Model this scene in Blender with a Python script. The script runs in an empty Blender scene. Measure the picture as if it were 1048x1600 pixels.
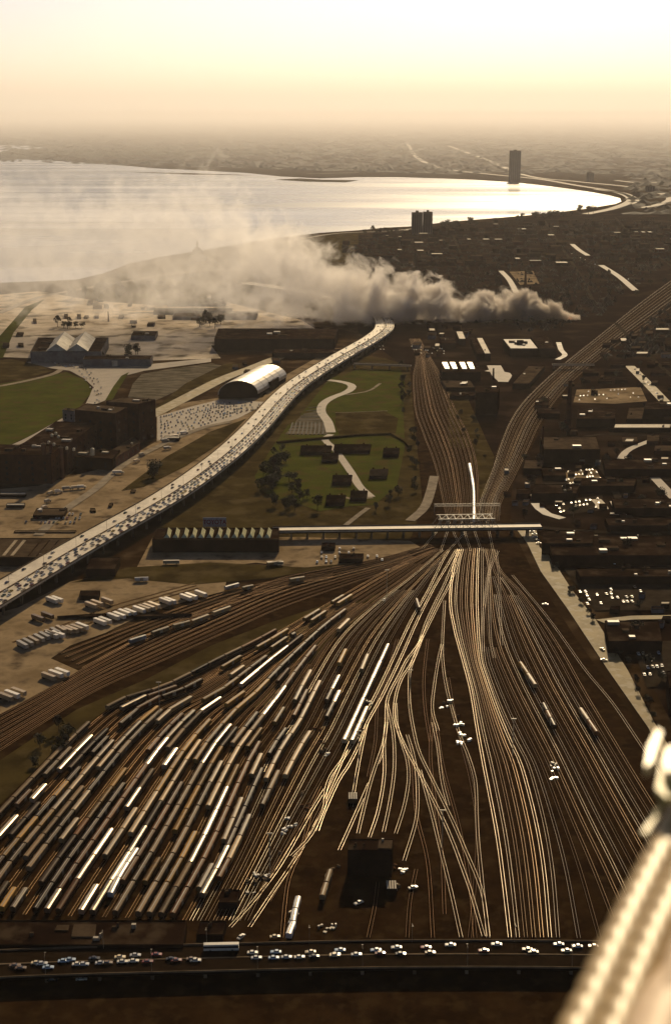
import bpy, bmesh, math, random
from mathutils import Vector, Matrix
random.seed(7)
R = math.radians
S = bpy.context.scene
COL = S.collection
H = 350.0; F = 2222.0; PITCH = math.atan(625/F); CX, CY = 524.0, 800.0
SP, CP = math.sin(PITCH), math.cos(PITCH)
def ray(px, py):
    a = (px-CX)/F; b = (CY-py)/F
    return Vector((a, CP+b*SP, -SP+b*CP))
def G(px, py, z=0.0):
    d = ray(px, py); t = (H-z)/-d.z
    return Vector((d.x*t, d.y*t, z))
def PX(p):
    v = Vector(p)-Vector((0, 0, H))
    dep = v.y*CP - v.z*SP
    return (CX+F*v.x/dep, CY-F*(v.y*SP+v.z*CP)/dep)
def hz(px, yb, yt):
    """height of something standing on the ground at (px, yb) whose top shows at yt"""
    g = G(px, yb); d = ray(px, yt); t = g.y/d.y
    return H+d.z*t

# ---------------------------------------------------------------- materials
def newmat(name):
    m = bpy.data.materials.new(name); m.use_nodes = True
    n = m.node_tree.nodes; l = m.node_tree.links
    return m, n, l, n['Principled BSDF']
def mat(name, c1, c2=None, scale=.05, rough=.8, metal=0., bump=0., detail=6, coord='Object', spec=0., c3=None, s3=.5, stretch=None, contrast=.25):
    m, n, l, b = newmat(name)
    b.inputs['Roughness'].default_value = rough
    b.inputs['Metallic'].default_value = metal
    b.inputs['Specular IOR Level'].default_value = spec
    if c2 is None:
        c2 = tuple(x*.7 for x in c1)
    tc = n.new('ShaderNodeTexCoord'); src = tc.outputs[coord]
    if stretch:
        mp = n.new('ShaderNodeMapping'); mp.inputs['Scale'].default_value = stretch[:3]
        if len(stretch) > 3: mp.inputs['Rotation'].default_value = (0, 0, stretch[3])
        l.new(src, mp.inputs[0]); src = mp.outputs[0]
    t = n.new('ShaderNodeTexNoise'); t.inputs['Scale'].default_value = scale; t.inputs['Detail'].default_value = detail
    t.inputs['Roughness'].default_value = .65
    l.new(src, t.inputs['Vector'])
    r = n.new('ShaderNodeValToRGB'); r.color_ramp.elements[0].position = .5-contrast/2; r.color_ramp.elements[1].position = .5+contrast/2
    r.color_ramp.elements[0].color = (*c2, 1); r.color_ramp.elements[1].color = (*c1, 1)
    l.new(t.outputs['Fac'], r.inputs[0]); out = r.outputs[0]
    if c3:
        t3 = n.new('ShaderNodeTexNoise'); t3.inputs['Scale'].default_value = s3; t3.inputs['Detail'].default_value = 5
        l.new(src, t3.inputs['Vector'])
        r3 = n.new('ShaderNodeMapRange'); r3.inputs[1].default_value = .5; r3.inputs[2].default_value = .68
        l.new(t3.outputs['Fac'], r3.inputs[0])
        mx = n.new('ShaderNodeMixRGB'); mx.inputs[2].default_value = (*c3, 1)
        l.new(r3.outputs[0], mx.inputs[0]); l.new(out, mx.inputs[1]); out = mx.outputs[0]
    l.new(out, b.inputs['Base Color'])
    if bump:
        bp = n.new('ShaderNodeBump'); bp.inputs['Distance'].default_value = bump; bp.inputs['Strength'].default_value = .6
        l.new(t.outputs['Fac'], bp.inputs['Height']); l.new(bp.outputs[0], b.inputs['Normal'])
    return m
def glossmat(name, col, rough, metal=0., var=.15, scale=.6, spec=.5):
    """paint or sheet metal whose gloss and tone wear unevenly; each object gets its own shift"""
    m, n, l, b = newmat(name)
    tc = n.new('ShaderNodeTexCoord'); t = n.new('ShaderNodeTexNoise'); t.inputs['Scale'].default_value = scale; t.inputs['Detail'].default_value = 5
    l.new(tc.outputs['Object'], t.inputs['Vector'])
    oi = n.new('ShaderNodeObjectInfo')
    ad = n.new('ShaderNodeMath'); ad.operation = 'ADD'; l.new(t.outputs['Fac'], ad.inputs[0])
    ml = n.new('ShaderNodeMath'); ml.operation = 'MULTIPLY_ADD'; l.new(oi.outputs['Random'], ml.inputs[0]); ml.inputs[1].default_value = .8; ml.inputs[2].default_value = -.4
    l.new(ml.outputs[0], ad.inputs[1])
    r = n.new('ShaderNodeMapRange'); r.inputs[1].default_value = .1; r.inputs[2].default_value = .9; r.inputs[3].default_value = 1-var*2.2; r.inputs[4].default_value = 1+var
    l.new(ad.outputs[0], r.inputs[0])
    mx = n.new('ShaderNodeVectorMath'); mx.operation = 'SCALE'; mx.inputs[0].default_value = col
    l.new(r.outputs[0], mx.inputs['Scale']); l.new(mx.outputs[0], b.inputs['Base Color'])
    r2 = n.new('ShaderNodeMapRange'); r2.inputs[3].default_value = rough*.8; r2.inputs[4].default_value = min(1, rough*1.3)
    l.new(t.outputs['Fac'], r2.inputs[0]); l.new(r2.outputs[0], b.inputs['Roughness'])
    b.inputs['Metallic'].default_value = metal; b.inputs['Specular IOR Level'].default_value = spec
    return m
M = {}
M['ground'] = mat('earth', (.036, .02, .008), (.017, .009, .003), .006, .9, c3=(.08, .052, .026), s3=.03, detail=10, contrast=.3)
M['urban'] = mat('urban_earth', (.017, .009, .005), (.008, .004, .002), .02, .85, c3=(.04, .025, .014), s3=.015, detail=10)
M['ballast'] = mat('yard_ballast', (.03, .015, .005), (.013, .006, .002), .05, .95, c3=(.036, .021, .008), s3=.13, detail=10)
M['ballast2'] = mat('grey_ballast', (.085, .07, .055), (.045, .036, .03), .08, .95, detail=8)
M['tan'] = mat('tan_gravel', (.34, .25, .145), (.17, .12, .065), .03, .9, c3=(.085, .06, .035), s3=.06, detail=9)
M['pale'] = mat('pale_gravel', (.66, .56, .42), (.42, .34, .24), .012, .9, c3=(.11, .09, .06), s3=.025, detail=9)  # gravel colour raised to carry the bright veil of smoke over it
M['asphalt'] = mat('asphalt', (.045, .034, .022), (.024, .017, .01), .08, .7, detail=8)
M['concrete'] = mat('concrete_road', (.3, .245, .18), (.2, .16, .115), .06, .7, spec=.1, detail=9, contrast=.5)
M['roadpale'] = mat('dusty_road', (.3, .225, .1), (.16, .12, .05), .05, .7, spec=.1, c3=(.3, .25, .16), s3=.12, detail=9, contrast=.4)
M['grass'] = mat('grass', (.075, .08, .013), (.04, .044, .008), .03, .95, c3=(.07, .05, .016), s3=.05, detail=9, contrast=.4)
M['grassdull'] = mat('dull_grass', (.06, .043, .013), (.03, .021, .007), .03, .95, c3=(.08, .058, .024), s3=.04, detail=9)
M['sand'] = mat('bare_path', (.3, .25, .18), (.2, .165, .12), .1, .9)
M['rows'] = mat('striped_lot', (.17, .14, .1), (.05, .045, .028), .12, .9, stretch=(.25, 2.0, 1, .2), contrast=.15)
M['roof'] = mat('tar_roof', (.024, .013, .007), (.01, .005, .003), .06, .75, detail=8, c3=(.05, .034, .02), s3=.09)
M['roofgrey'] = mat('gravel_roof', (.085, .06, .038), (.05, .034, .02), .08, .8, detail=8, c3=(.035, .024, .014), s3=.05)
M['roofwhite'] = mat('white_roof', (.5, .45, .36), (.3, .26, .2), .1, .6, spec=.05, c3=(.25, .21, .16), s3=.05)
M['roofpeach'] = mat('sheet_roof', (.33, .25, .15), (.2, .15, .085), .1, .6, spec=.05, c3=(.16, .12, .07), s3=.05)
M['brick'] = mat('brown_brick', (.07, .032, .016), (.04, .018, .01), .15, .9, detail=9)
M['brick2'] = mat('red_brick', (.16, .08, .045), (.09, .048, .03), .15, .9, detail=9)
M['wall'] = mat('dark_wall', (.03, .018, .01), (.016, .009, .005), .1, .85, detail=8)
M['wallgrey'] = mat('grey_wall', (.16, .15, .14), (.1, .09, .085), .1, .85)
M['conc'] = mat('old_concrete', (.17, .125, .08), (.09, .065, .04), .1, .85, detail=9)
M['glass'] = glossmat('window_glass', (.02, .022, .025), .15)
M['rail'] = glossmat('polished_rail', (.8, .68, .5), .34, 1.0, .1, .05)
M['raildim'] = glossmat('worn_rail', (.42, .3, .18), .42, 1.0, .15, .05)
M['railold'] = glossmat('rusty_rail', (.3, .18, .09), .45, 1.0, .2, .05)
M['tie'] = mat('oily_sleepers', (.017, .008, .003), (.01, .005, .002), 1.5, .9, detail=8)
M['tieold'] = mat('dusty_sleepers', (.045, .026, .01), (.02, .011, .004), 1.2, .9, detail=8)
M['bark'] = mat('bark', (.06, .045, .03), None, 2, .95)
M['leaf'] = mat('foliage', (.045, .038, .012), (.018, .017, .006), .35, .8, spec=.3)
M['leafdark'] = mat('dark_foliage', (.022, .016, .008), (.009, .007, .004), .3, .85, spec=.2)
M['steel'] = mat('painted_steel', (.3, .25, .18), (.18, .145, .1), .5, .5, spec=.3)
M['rust'] = mat('rust', (.12, .06, .03), (.06, .03, .015), .5, .8)
M['black'] = mat('black_underframe', (.02, .017, .014), None, .5, .7)
M['rubber'] = mat('rubber', (.02, .02, .02), None, 3, .8)

# ---------------------------------------------------------------- mesh helpers
class MB:
    def __init__(s): s.v = []; s.f = []; s.m = []
    def add(s, vs, fs, mi=0):
        o = len(s.v); s.v += [tuple(v) for v in vs]
        s.f += [tuple(i+o for i in f) for f in fs]; s.m += [mi]*len(fs)
    def prism(s, base, z0, z1, mi=0, mtop=None):
        """base: list of xy going round; closed solid"""
        n = len(base)
        a = sum(base[i][0]*base[(i+1) % n][1]-base[(i+1) % n][0]*base[i][1] for i in range(n))
        if a < 0: base = base[::-1]
        vs = [(b[0], b[1], z0) for b in base]+[(b[0], b[1], z1) for b in base]
        s.add(vs, [tuple(range(n-1, -1, -1))]+[(i, (i+1) % n, (i+1) % n+n, i+n) for i in range(n)], mi)
        s.add(vs[n:], [tuple(range(n))], mi if mtop is None else mtop)
    def box(s, c, d, ax=(1, 0), mi=0, mtop=None):
        """c = centre of the bottom; d = (length along ax, width, height)"""
        u = Vector((ax[0], ax[1])).normalized(); w = Vector((-u.y, u.x)); c2 = Vector((c[0], c[1]))
        b = [c2+u*sx*d[0]/2+w*sy*d[1]/2 for sx, sy in ((-1, -1), (1, -1), (1, 1), (-1, 1))]
        s.prism([(p.x, p.y) for p in b], c[2], c[2]+d[2], mi, mtop)
    def bar(s, a, b, r, n=4, mi=0):
        a = Vector(a); b = Vector(b); d = (b-a)
        if d.length < 1e-6: return
        q = d.to_track_quat('Z', 'Y'); vs = []
        for p in (a, b):
            for k in range(n):
                t = 2*math.pi*(k+.5)/n; vs.append(p+q @ Vector((r*math.cos(t), r*math.sin(t), 0)))
        s.add(vs, [(k, (k+1) % n, (k+1) % n+n, k+n) for k in range(n)]+[tuple(range(n-1, -1, -1)), tuple(range(n, 2*n))], mi)
    def cone(s, c, r0, r1, h, n=12, mi=0):
        vs = [(c[0]+r0*math.cos(2*math.pi*k/n), c[1]+r0*math.sin(2*math.pi*k/n), c[2]) for k in range(n)]
        vs += [(c[0]+r1*math.cos(2*math.pi*k/n), c[1]+r1*math.sin(2*math.pi*k/n), c[2]+h) for k in range(n)]
        s.add(vs, [(k, (k+1) % n, (k+1) % n+n, k+n) for k in range(n)]+[tuple(range(n-1, -1, -1)), tuple(range(n, 2*n))], mi)
    def sheet(s, pts, z):
        n = len(pts); a = sum(pts[i][0]*pts[(i+1) % n][1]-pts[(i+1) % n][0]*pts[i][1] for i in range(n))
        if a < 0: pts = pts[::-1]
        s.add([(p[0], p[1], z) for p in pts], [tuple(range(n))])
    def strip(s, A, B, z=None):
        n = len(A); vs = [tuple(p) for p in A]+[tuple(p) for p in B]
        s.add(vs, [(n+i, n+i+1, i+1, i) for i in range(n-1)])
    def mesh(s, name, mats, smooth=False):
        me = bpy.data.meshes.new(name); me.from_pydata(s.v, [], s.f)
        for m in (mats if isinstance(mats, (list, tuple)) else [mats]): me.materials.append(m)
        me.polygons.foreach_set('material_index', s.m)
        if smooth: me.polygons.foreach_set('use_smooth', [True]*len(me.polygons))
        me.update(); return me
    def build(s, name, mats, parent=None, loc=None, rz=0, smooth=False):
        return link(name, s.mesh(name, mats, smooth), parent, loc, rz)
def link(name, me, parent=None, loc=None, rz=0):
    o = bpy.data.objects.new(name, me); COL.objects.link(o)
    if parent is not None: o.parent = parent
    if loc is not None: o.location = loc
    if rz: o.rotation_euler = (0, 0, rz)
    return o
def tag(o, label, cat, group=None, kind=None):
    if label: o['label'] = label
    if cat: o['category'] = cat
    if group: o['group'] = group
    if kind: o['kind'] = kind
    return o
def empty(name, label, cat, loc=(0, 0, 0), rz=0, group=None):
    o = bpy.data.objects.new(name, None); COL.objects.link(o); o.location = loc; o.rotation_euler = (0, 0, rz)
    o.empty_display_size = 2
    return tag(o, label, cat, group)
def copy_tree(o, kids, loc, rz, label, group, scale=None):
    c = o.copy(); COL.objects.link(c); c.location = loc; c.rotation_euler = (0, 0, rz)
    if scale: c.scale = scale
    c['label'] = label; c['group'] = group
    out = []
    for k in kids:
        d = k.copy(); COL.objects.link(d); d.parent = c; out.append(d)
    return c, out
def struct(name, pts, m, z, world=False):
    b = MB(); b.sheet([p[:2] for p in pts] if world else [G(*p)[:2] for p in pts], z)
    o = b.build(name, M[m] if isinstance(m, str) else m); o['kind'] = 'structure'; return o
def cr(pts, step=None, n=None):
    """smooth curve through the points (list of Vectors)"""
    P = [Vector(p) for p in pts]; P = [2*P[0]-P[1]]+P+[2*P[-1]-P[-2]]; out = []
    for i in range(1, len(P)-2):
        a, b, c, d = P[i-1:i+3]
        for k in range(12):
            t = k/12; out.append(.5*((2*b)+(c-a)*t+(2*a-5*b+4*c-d)*t*t+(3*b-a-3*c+d)*t**3))
    out.append(P[-2]); L = [0]
    for i in range(1, len(out)): L.append(L[-1]+(out[i]-out[i-1]).length)
    if n is None: n = max(2, int(L[-1]/step)+1)
    res = []; j = 0
    for k in range(n):
        s = L[-1]*k/(n-1)
        while j < len(L)-2 and L[j+1] < s: j += 1
        t = (s-L[j])/max(1e-9, L[j+1]-L[j]); res.append(out[j].lerp(out[j+1], min(1, max(0, t))))
    return res
def offset(P, d):
    out = []
    for i, p in enumerate(P):
        t = (P[min(i+1, len(P)-1)]-P[max(i-1, 0)]); t.z = 0; t.normalize()
        out.append(p+Vector((t.y, -t.x, 0))*d)
    return out
def road(name, pxs, w, m, z):
    c = cr([G(*p) for p in pxs], step=15)
    b = MB(); b.strip([(p.x, p.y, z) for p in offset(c, w/2)], [(p.x, p.y, z) for p in offset(c, -w/2)])
    o = b.build(name, M[m]); o['kind'] = 'structure'; return o
ORD = ['first', 'second', 'third', 'fourth', 'fifth', 'sixth', 'seventh', 'eighth', 'ninth', 'tenth', 'eleventh', 'twelfth', 'thirteenth', 'fourteenth', 'fifteenth', 'sixteenth', 'seventeenth', 'eighteenth', 'nineteenth', 'twentieth', 'twenty-first', 'twenty-second', 'twenty-third', 'twenty-fourth', 'twenty-fifth', 'twenty-sixth']
# ---------------------------------------------------------------- camera, sun, sky
cam = bpy.data.cameras.new('camera'); co = bpy.data.objects.new('camera', cam); COL.objects.link(co)
cam.sensor_fit = 'VERTICAL'; cam.sensor_height = 36; cam.sensor_width = 24; cam.lens = 50
cam.clip_start = .05; cam.clip_end = 200000
co.location = (0, 0, H); co.rotation_euler = (math.pi/2-PITCH, 0, 0); S.camera = co
cam.dof.use_dof = True; cam.dof.focus_distance = 1100; cam.dof.aperture_fstop = 4.0
SUN_EL, SUN_AZ = R(28), R(9)
sd = Vector((math.sin(SUN_AZ)*math.cos(SUN_EL), math.cos(SUN_AZ)*math.cos(SUN_EL), math.sin(SUN_EL)))
sl = bpy.data.lights.new('sun', 'SUN'); sl.energy = 5.0; sl.angle = R(.6); sl.color = (1, .77, .46)
so = bpy.data.objects.new('sun', sl); COL.objects.link(so); so.rotation_euler = sd.to_track_quat('Z', 'Y').to_euler()
so.location = (0, 500, 3000)
w = bpy.data.worlds.new('World'); S.world = w; w.use_nodes = True
wn, wl = w.node_tree.nodes, w.node_tree.links
sky = wn.new('ShaderNodeTexSky'); sky.sky_type = 'NISHITA'; sky.sun_disc = False; sky.sun_elevation = SUN_EL; sky.sun_rotation = SUN_AZ
sky.air_density = 0.5; sky.dust_density = 1.2; sky.ozone_density = .6; sky.altitude = 300
tint = wn.new('ShaderNodeMixRGB'); tint.blend_type = 'MULTIPLY'; tint.inputs[0].default_value = 1; tint.inputs[2].default_value = (1.02, .965, .91, 1)
wl.new(sky.outputs[0], tint.inputs[1]); wl.new(tint.outputs[0], wn['Background'].inputs[0])
wn['Background'].inputs[1].default_value = .09
S.view_settings.view_transform = 'Standard'; S.view_settings.look = 'None'; S.view_settings.exposure = -.25; S.view_settings.gamma = 1
S.cycles.max_bounces = 8; S.cycles.volume_bounces = 5; S.cycles.transparent_max_bounces = 16
S.cycles.volume_step_rate = 1.0; S.cycles.volume_max_steps = 256
S.cycles.use_adaptive_sampling = True; S.cycles.adaptive_threshold = .01

# ---------------------------------------------------------------- air
m = bpy.data.materials.new('haze_air'); m.use_nodes = True; n = m.node_tree.nodes; l = m.node_tree.links
n.remove(n['Principled BSDF']); pv = n.new('ShaderNodeVolumePrincipled')
pv.inputs['Color'].default_value = (.96, .9, .86, 1); pv.inputs['Density'].default_value = 1.5e-5; pv.inputs['Anisotropy'].default_value = .35
l.new(pv.outputs[0], n['Material Output'].inputs['Volume'])
b = MB(); b.prism([(-61000, -3000), (61000, -3000), (61000, 91000), (-61000, 91000)], -3, 356)
hzo = b.build('haze', m); tag(hzo, None, None, None, 'stuff')

m = bpy.data.materials.new('added_bay_haze'); m.use_nodes = True; n = m.node_tree.nodes; l = m.node_tree.links
n.remove(n['Principled BSDF']); pv = n.new('ShaderNodeVolumePrincipled')
pv.inputs['Color'].default_value = (.96, .94, .93, 1); pv.inputs['Density'].default_value = 5e-5; pv.inputs['Anisotropy'].default_value = .4
l.new(pv.outputs[0], n['Material Output'].inputs['Volume'])
b = MB(); b.prism([(-52000, 6500), (9000, 6500), (30000, 9500), (52000, 9000), (52000, 85000), (-52000, 85000)], 1.5, 1300)
mo = b.build('added_haze', m); tag(mo, 'pale haze volume added to fade the far side of the bay', 'added_haze', None, 'stuff')  # second volume, added to pale the far shore and the horizon

# ---------------------------------------------------------------- ground sheets
g = MB(); g.add([(-60000, -2500, 0), (60000, -2500, 0), (60000, 90000, 0), (-60000, 90000, 0)], [(0, 1, 2, 3)])
go = g.build('ground', M['ground']); go['kind'] = 'structure'

def watermat():
    m, n, l, b = newmat('lake_water')
    b.inputs['Base Color'].default_value = (.06, .075, .08, 1); b.inputs['Roughness'].default_value = .3; b.inputs['IOR'].default_value = 1.33
    tc = n.new('ShaderNodeTexCoord'); mp = n.new('ShaderNodeMapping'); mp.inputs['Scale'].default_value = (.5, 1.6, 1)
    l.new(tc.outputs['Object'], mp.inputs[0])
    t = n.new('ShaderNodeTexNoise'); t.inputs['Scale'].default_value = .05; t.inputs['Detail'].default_value = 8; l.new(mp.outputs[0], t.inputs[0])
    bp = n.new('ShaderNodeBump'); bp.inputs['Strength'].default_value = .5; bp.inputs['Distance'].default_value = .6
    l.new(t.outputs['Fac'], bp.inputs['Height']); l.new(bp.outputs[0], b.inputs['Normal'])
    mp2 = n.new('ShaderNodeMapping'); mp2.inputs['Scale'].default_value = (.0006, .0028, 1); l.new(tc.outputs['Object'], mp2.inputs[0])
    t2 = n.new('ShaderNodeTexNoise'); t2.inputs['Scale'].default_value = 1.0; t2.inputs['Detail'].default_value = 6; l.new(mp2.outputs[0], t2.inputs[0])
    mr = n.new('ShaderNodeMapRange'); mr.inputs[1].default_value = .35; mr.inputs[2].default_value = .65; mr.inputs[3].default_value = .16; mr.inputs[4].default_value = .36
    l.new(t2.outputs['Fac'], mr.inputs[0]); l.new(mr.outputs[0], b.inputs['Roughness'])
    return m
M['water'] = watermat()
near = [(-900, 446), (-100, 446), (0, 442), (60, 440), (120, 437), (160, 428), (200, 413), (250, 402), (300, 394), (360, 384), (420, 374), (500, 364), (560, 360), (600, 356), (640, 354), (700, 347), (760, 342), (820, 337), (880, 331), (930, 324), (960, 319), (970, 315)]
far = [(968, 310), (950, 305), (915, 299), (880, 294), (840, 289), (800, 285), (740, 281), (690, 279), (620, 277), (560, 277), (500, 279), (440, 276), (380, 270), (300, 266), (240, 263), (160, 256), (80, 251), (0, 246), (-80, 240), (-200, 236), (-500, 232), (-900, 228)]
struct('lake', near+far, M['water'], .4)
struct('lake_beyond_headland', [(-900, 226), (-200, 226), (-30, 226), (40, 228), (70, 231), (40, 234), (0, 238), (-80, 236), (-200, 232), (-900, 225)][:9], M['water'], .8)

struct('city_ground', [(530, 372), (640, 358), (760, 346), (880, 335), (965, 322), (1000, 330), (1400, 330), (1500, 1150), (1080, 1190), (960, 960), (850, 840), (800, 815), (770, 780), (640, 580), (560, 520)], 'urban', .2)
struct('exhibition_ground', [(-100, 470), (60, 455), (150, 470), (250, 478), (345, 470), (470, 500), (520, 530), (330, 540), (345, 560), (200, 565), (-60, 556), (-160, 520)], 'pale', .25)
struct('far_park_ground', [(100, 446), (170, 430), (230, 410), (330, 392), (520, 366), (560, 364), (560, 420), (520, 500), (345, 470), (250, 478), (150, 470)], 'grassdull', .3)
struct('sports_field', [(205, 459), (235, 458), (250, 468), (275, 475), (245, 474), (225, 466)], 'grass', .45)
struct('grass_verge', [(-30, 560), (5, 520), (40, 480), (70, 468), (50, 485), (22, 520), (5, 560)], 'grass', .5)
struct('lawn', [(-150, 700), (-100, 598), (0, 600), (60, 590), (105, 582), (135, 596), (145, 612), (122, 640), (98, 653), (50, 680), (0, 703), (-60, 735)], 'grass', .5)
struct('lawn', [(-100, 596), (-60, 566), (20, 562), (60, 570), (84, 580), (50, 589), (0, 598)], 'grassdull', .5)
road('path', [(-60, 612), (0, 604), (50, 594), (84, 585), (96, 578)], 9, 'sand', .8)
road('path', [(-60, 735), (0, 707), (50, 684), (102, 655)], 8, 'concrete', .8)
struct('road', [(40, 566), (70, 566), (135, 569), (230, 570), (330, 560), (330, 566), (225, 580), (195, 588), (180, 605), (168, 625), (130, 640), (140, 620), (146, 605), (132, 592), (110, 580), (80, 576)], 'concrete', .6)
struct('verge', [(165, 626), (178, 604), (190, 588), (202, 582), (196, 592), (186, 608), (176, 626)], 'grass', .75)
struct('striped_ground', [(200, 622), (208, 600), (222, 585), (260, 578), (330, 568), (348, 572), (300, 600), (262, 618), (240, 628)], 'rows', .6)
struct('dark_verge', [(240, 640), (290, 600), (350, 570), (380, 568), (330, 602), (262, 646)], 'grassdull', .7)
road('road', [(215, 660), (262, 637), (310, 612), (350, 592), (395, 575), (440, 558), (500, 545)], 20, 'roadpale', .8)
struct('yard_ground', [(-60, 850), (-60, 770), (60, 760), (110, 745), (180, 728), (245, 690), (245, 640), (300, 628), (360, 620), (410, 622), (440, 590), (520, 545), (560, 545), (470, 610), (390, 690), (330, 730), (262, 775), (130, 850), (0, 910), (-60, 925)], 'tan', .55)
struct('parking_lot', [(246, 652), (300, 636), (345, 625), (412, 629), (400, 640), (372, 655), (320, 670), (246, 690)], 'concrete', .9)
struct('verge', [(190, 768), (260, 715), (330, 675), (372, 660), (385, 655), (350, 690), (290, 730), (225, 762)], 'grassdull', .9)
road('road', [(60, 838), (100, 800), (150, 765), (190, 730), (245, 700), (310, 672), (360, 660)], 9, 'sand', 1.1)
struct('embankment', [(215, 890), (240, 838), (262, 800), (330, 745), (420, 660), (500, 595), (560, 556), (600, 560), (640, 572), (655, 640), (680, 720), (695, 800), (690, 842), (440, 850), (300, 875)], 'grassdull', .35)
struct('park_lawn', [(398, 745), (425, 700), (450, 665), (470, 655), (470, 648), (515, 592), (560, 578), (626, 578), (632, 600), (630, 640), (632, 700), (620, 760), (585, 790), (545, 792), (500, 800), (470, 790), (430, 780), (404, 765)], 'grass', .7)
struct('garden_plots', [(445, 680), (470, 650), (495, 642), (505, 660), (512, 680)], 'rows', .9)
struct('paddock', [(524, 646), (600, 643), (622, 655), (618, 678), (530, 680), (524, 665)], 'grassdull', .9)
road('path', [(513, 595), (535, 598), (550, 604), (543, 613), (520, 622), (505, 632), (502, 645), (512, 660), (517, 677)], 11, 'concrete', 1.1)
road('path', [(517, 680), (508, 686), (510, 692), (522, 702), (535, 720), (550, 742), (562, 762), (580, 778)], 8, 'concrete', 1.1)
road('path', [(527, 775), (540, 780), (560, 782), (582, 779)], 5, 'sand', 1.0)
road('path', [(540, 822), (560, 806), (575, 795)], 5, 'sand', 1.0)
road('path', [(594, 600), (575, 612), (540, 618)], 4, 'sand', 1.0)
road('path', [(640, 815), (662, 795), (672, 770), (678, 745)], 9, 'sand', .9)
struct('shed_yard', [(205, 905), (238, 842), (470, 840), (640, 846), (660, 858), (560, 880), (470, 888), (400, 880), (300, 893)], 'tan', .55)
struct('trailer_yard', [(-150, 1010), (-100, 985), (30, 950), (110, 910), (190, 893), (290, 898), (355, 905), (350, 925), (300, 938), (230, 958), (165, 990), (110, 1010), (80, 1030), (125, 1050), (60, 1085), (0, 1118), (-150, 1170)], 'tan', .6)
struct('grass_strip', [(110, 912), (200, 888), (330, 880), (480, 888), (560, 880), (420, 905), (300, 915), (200, 905)], 'grassdull', .75)
struct('rail_yard_ground', [(-500, 1290), (-150, 1190), (0, 1120), (130, 1045), (300, 955), (430, 905), (570, 872), (640, 845), (660, 790), (640, 580), (692, 575), (740, 700), (765, 735), (780, 690), (830, 615), (880, 565), (1060, 430), (1100, 470), (930, 565), (850, 660), (800, 760), (796, 820), (830, 890), (900, 1000), (1010, 1150), (1100, 1300), (1250, 1640), (1250, 1900), (-500, 1900)], 'ballast', .45)
struct('grass_strip', [(400, 1040), (440, 1000), (520, 955), (600, 925), (560, 965), (510, 1010), (470, 1050), (430, 1100), (380, 1110)], 'grassdull', .6)
struct('grass_strip', [(-150, 1290), (0, 1190), (120, 1110), (230, 1062), (330, 1010), (420, 975), (540, 935), (400, 1005), (300, 1060), (180, 1100), (90, 1170), (20, 1240), (-150, 1400)], 'grassdull', .6)
struct('rail_yard_triangle', [(700, 700), (700, 600), (720, 600), (760, 690), (772, 715), (760, 770), (750, 780), (735, 700)], 'grassdull', .65)
struct('street', [(803, 824), (836, 823), (842, 856), (860, 872), (892, 922), (930, 970), (980, 1049), (1022, 1132), (1090, 1240), (1060, 1240), (1012, 1139), (950, 1050), (886, 953), (844, 894), (823, 850)], 'roadpale', .8)
struct('street', [(930, 970), (985, 964), (1100, 962), (1100, 968), (985, 970), (945, 976)], 'roadpale', 1.0)
# the roads on the right and far beyond
for pts, wd, mt in [([(893, 382), (905, 392), (918, 400)], 13, 'concrete'), ([(938, 415), (965, 432), (992, 455)], 14, 'concrete'), ([(983, 573), (1010, 600), (1048, 640), (1075, 670)], 14, 'roadpale'),  # first two strips paint the far avenue's glints as pale concrete
                    ([(782, 424), (795, 438), (806, 458)], 12, 'concrete'), ([(1022, 748), (1035, 762), (1062, 790)], 10, 'concrete'), ([(836, 788), (850, 803), (878, 812)], 9, 'roofwhite'), ([(930, 782), (936, 788), (942, 797)], 10, 'roofpeach'),
                    ([(635, 222), (650, 245), (690, 263), (760, 272), (840, 280), (900, 290), (960, 300), (985, 312), (960, 325), (915, 335)], 36, 'concrete'),
                    ([(700, 228), (760, 250), (820, 274), (900, 284), (980, 292), (1030, 302), (1046, 312), (1020, 322), (985, 325), (992, 315), (975, 303), (930, 296)], 34, 'concrete'),
                    ([(560, 270), (480, 272), (600, 262), (680, 270)][:2], 20, 'concrete'), ([(1048, 284), (1000, 286), (960, 282)], 30, 'concrete'),
                    ([(1015, 690), (980, 705), (965, 725)], 8, 'concrete'), ([(870, 563), (882, 556), (876, 548), (872, 536)], 8, 'roofwhite'),
                    ([(760, 580), (790, 585), (785, 598), (772, 574)][:3], 14, 'concrete'), ([(440, 380), (520, 366), (600, 362), (645, 358)], 10, 'concrete'), ([(800, 400), (900, 407), (1000, 404)], 8, 'asphalt'),
                    ([(0, 490), (60, 466), (130, 452), (200, 440), (300, 425), (420, 420)], 14, 'concrete'), ([(200, 490), (330, 488), (480, 490), (560, 500)], 8, 'asphalt')]:
    road('road', pts, wd, mt, 1.2)
for pts in [[(850, 757), (950, 754), (1070, 750)], [(880, 694), (940, 680), (1060, 684)], [(846, 826), (960, 834), (1070, 833)], [(905, 700), (945, 740), (975, 800), (1010, 840)], [(560, 392), (700, 385), (860, 380)], [(640, 420), (760, 412), (880, 418), (980, 412)], [(700, 352), (712, 380), (735, 430)], [(850, 345), (872, 380), (905, 430), (925, 470)], [(960, 340), (1000, 380), (1060, 425)], [(945, 560), (1010, 556), (1070, 552)], [(960, 505), (1000, 545), (1050, 590)]]:
    road('street', pts, 7, 'asphalt', 1.15)
struct('car_park', [(795, 425), (832, 424), (842, 444), (812, 446)], 'tan', 1.0)
struct('car_park', [(900, 610), (1000, 606), (1010, 628), (960, 632), (895, 630)], 'tan', 1.0)
struct('car_park', [(880, 740), (930, 735), (940, 752), (890, 762)], 'tan', 1.0)
struct('car_park', [(860, 785), (940, 775), (945, 798), (880, 806)], 'asphalt', 1.0)
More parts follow.
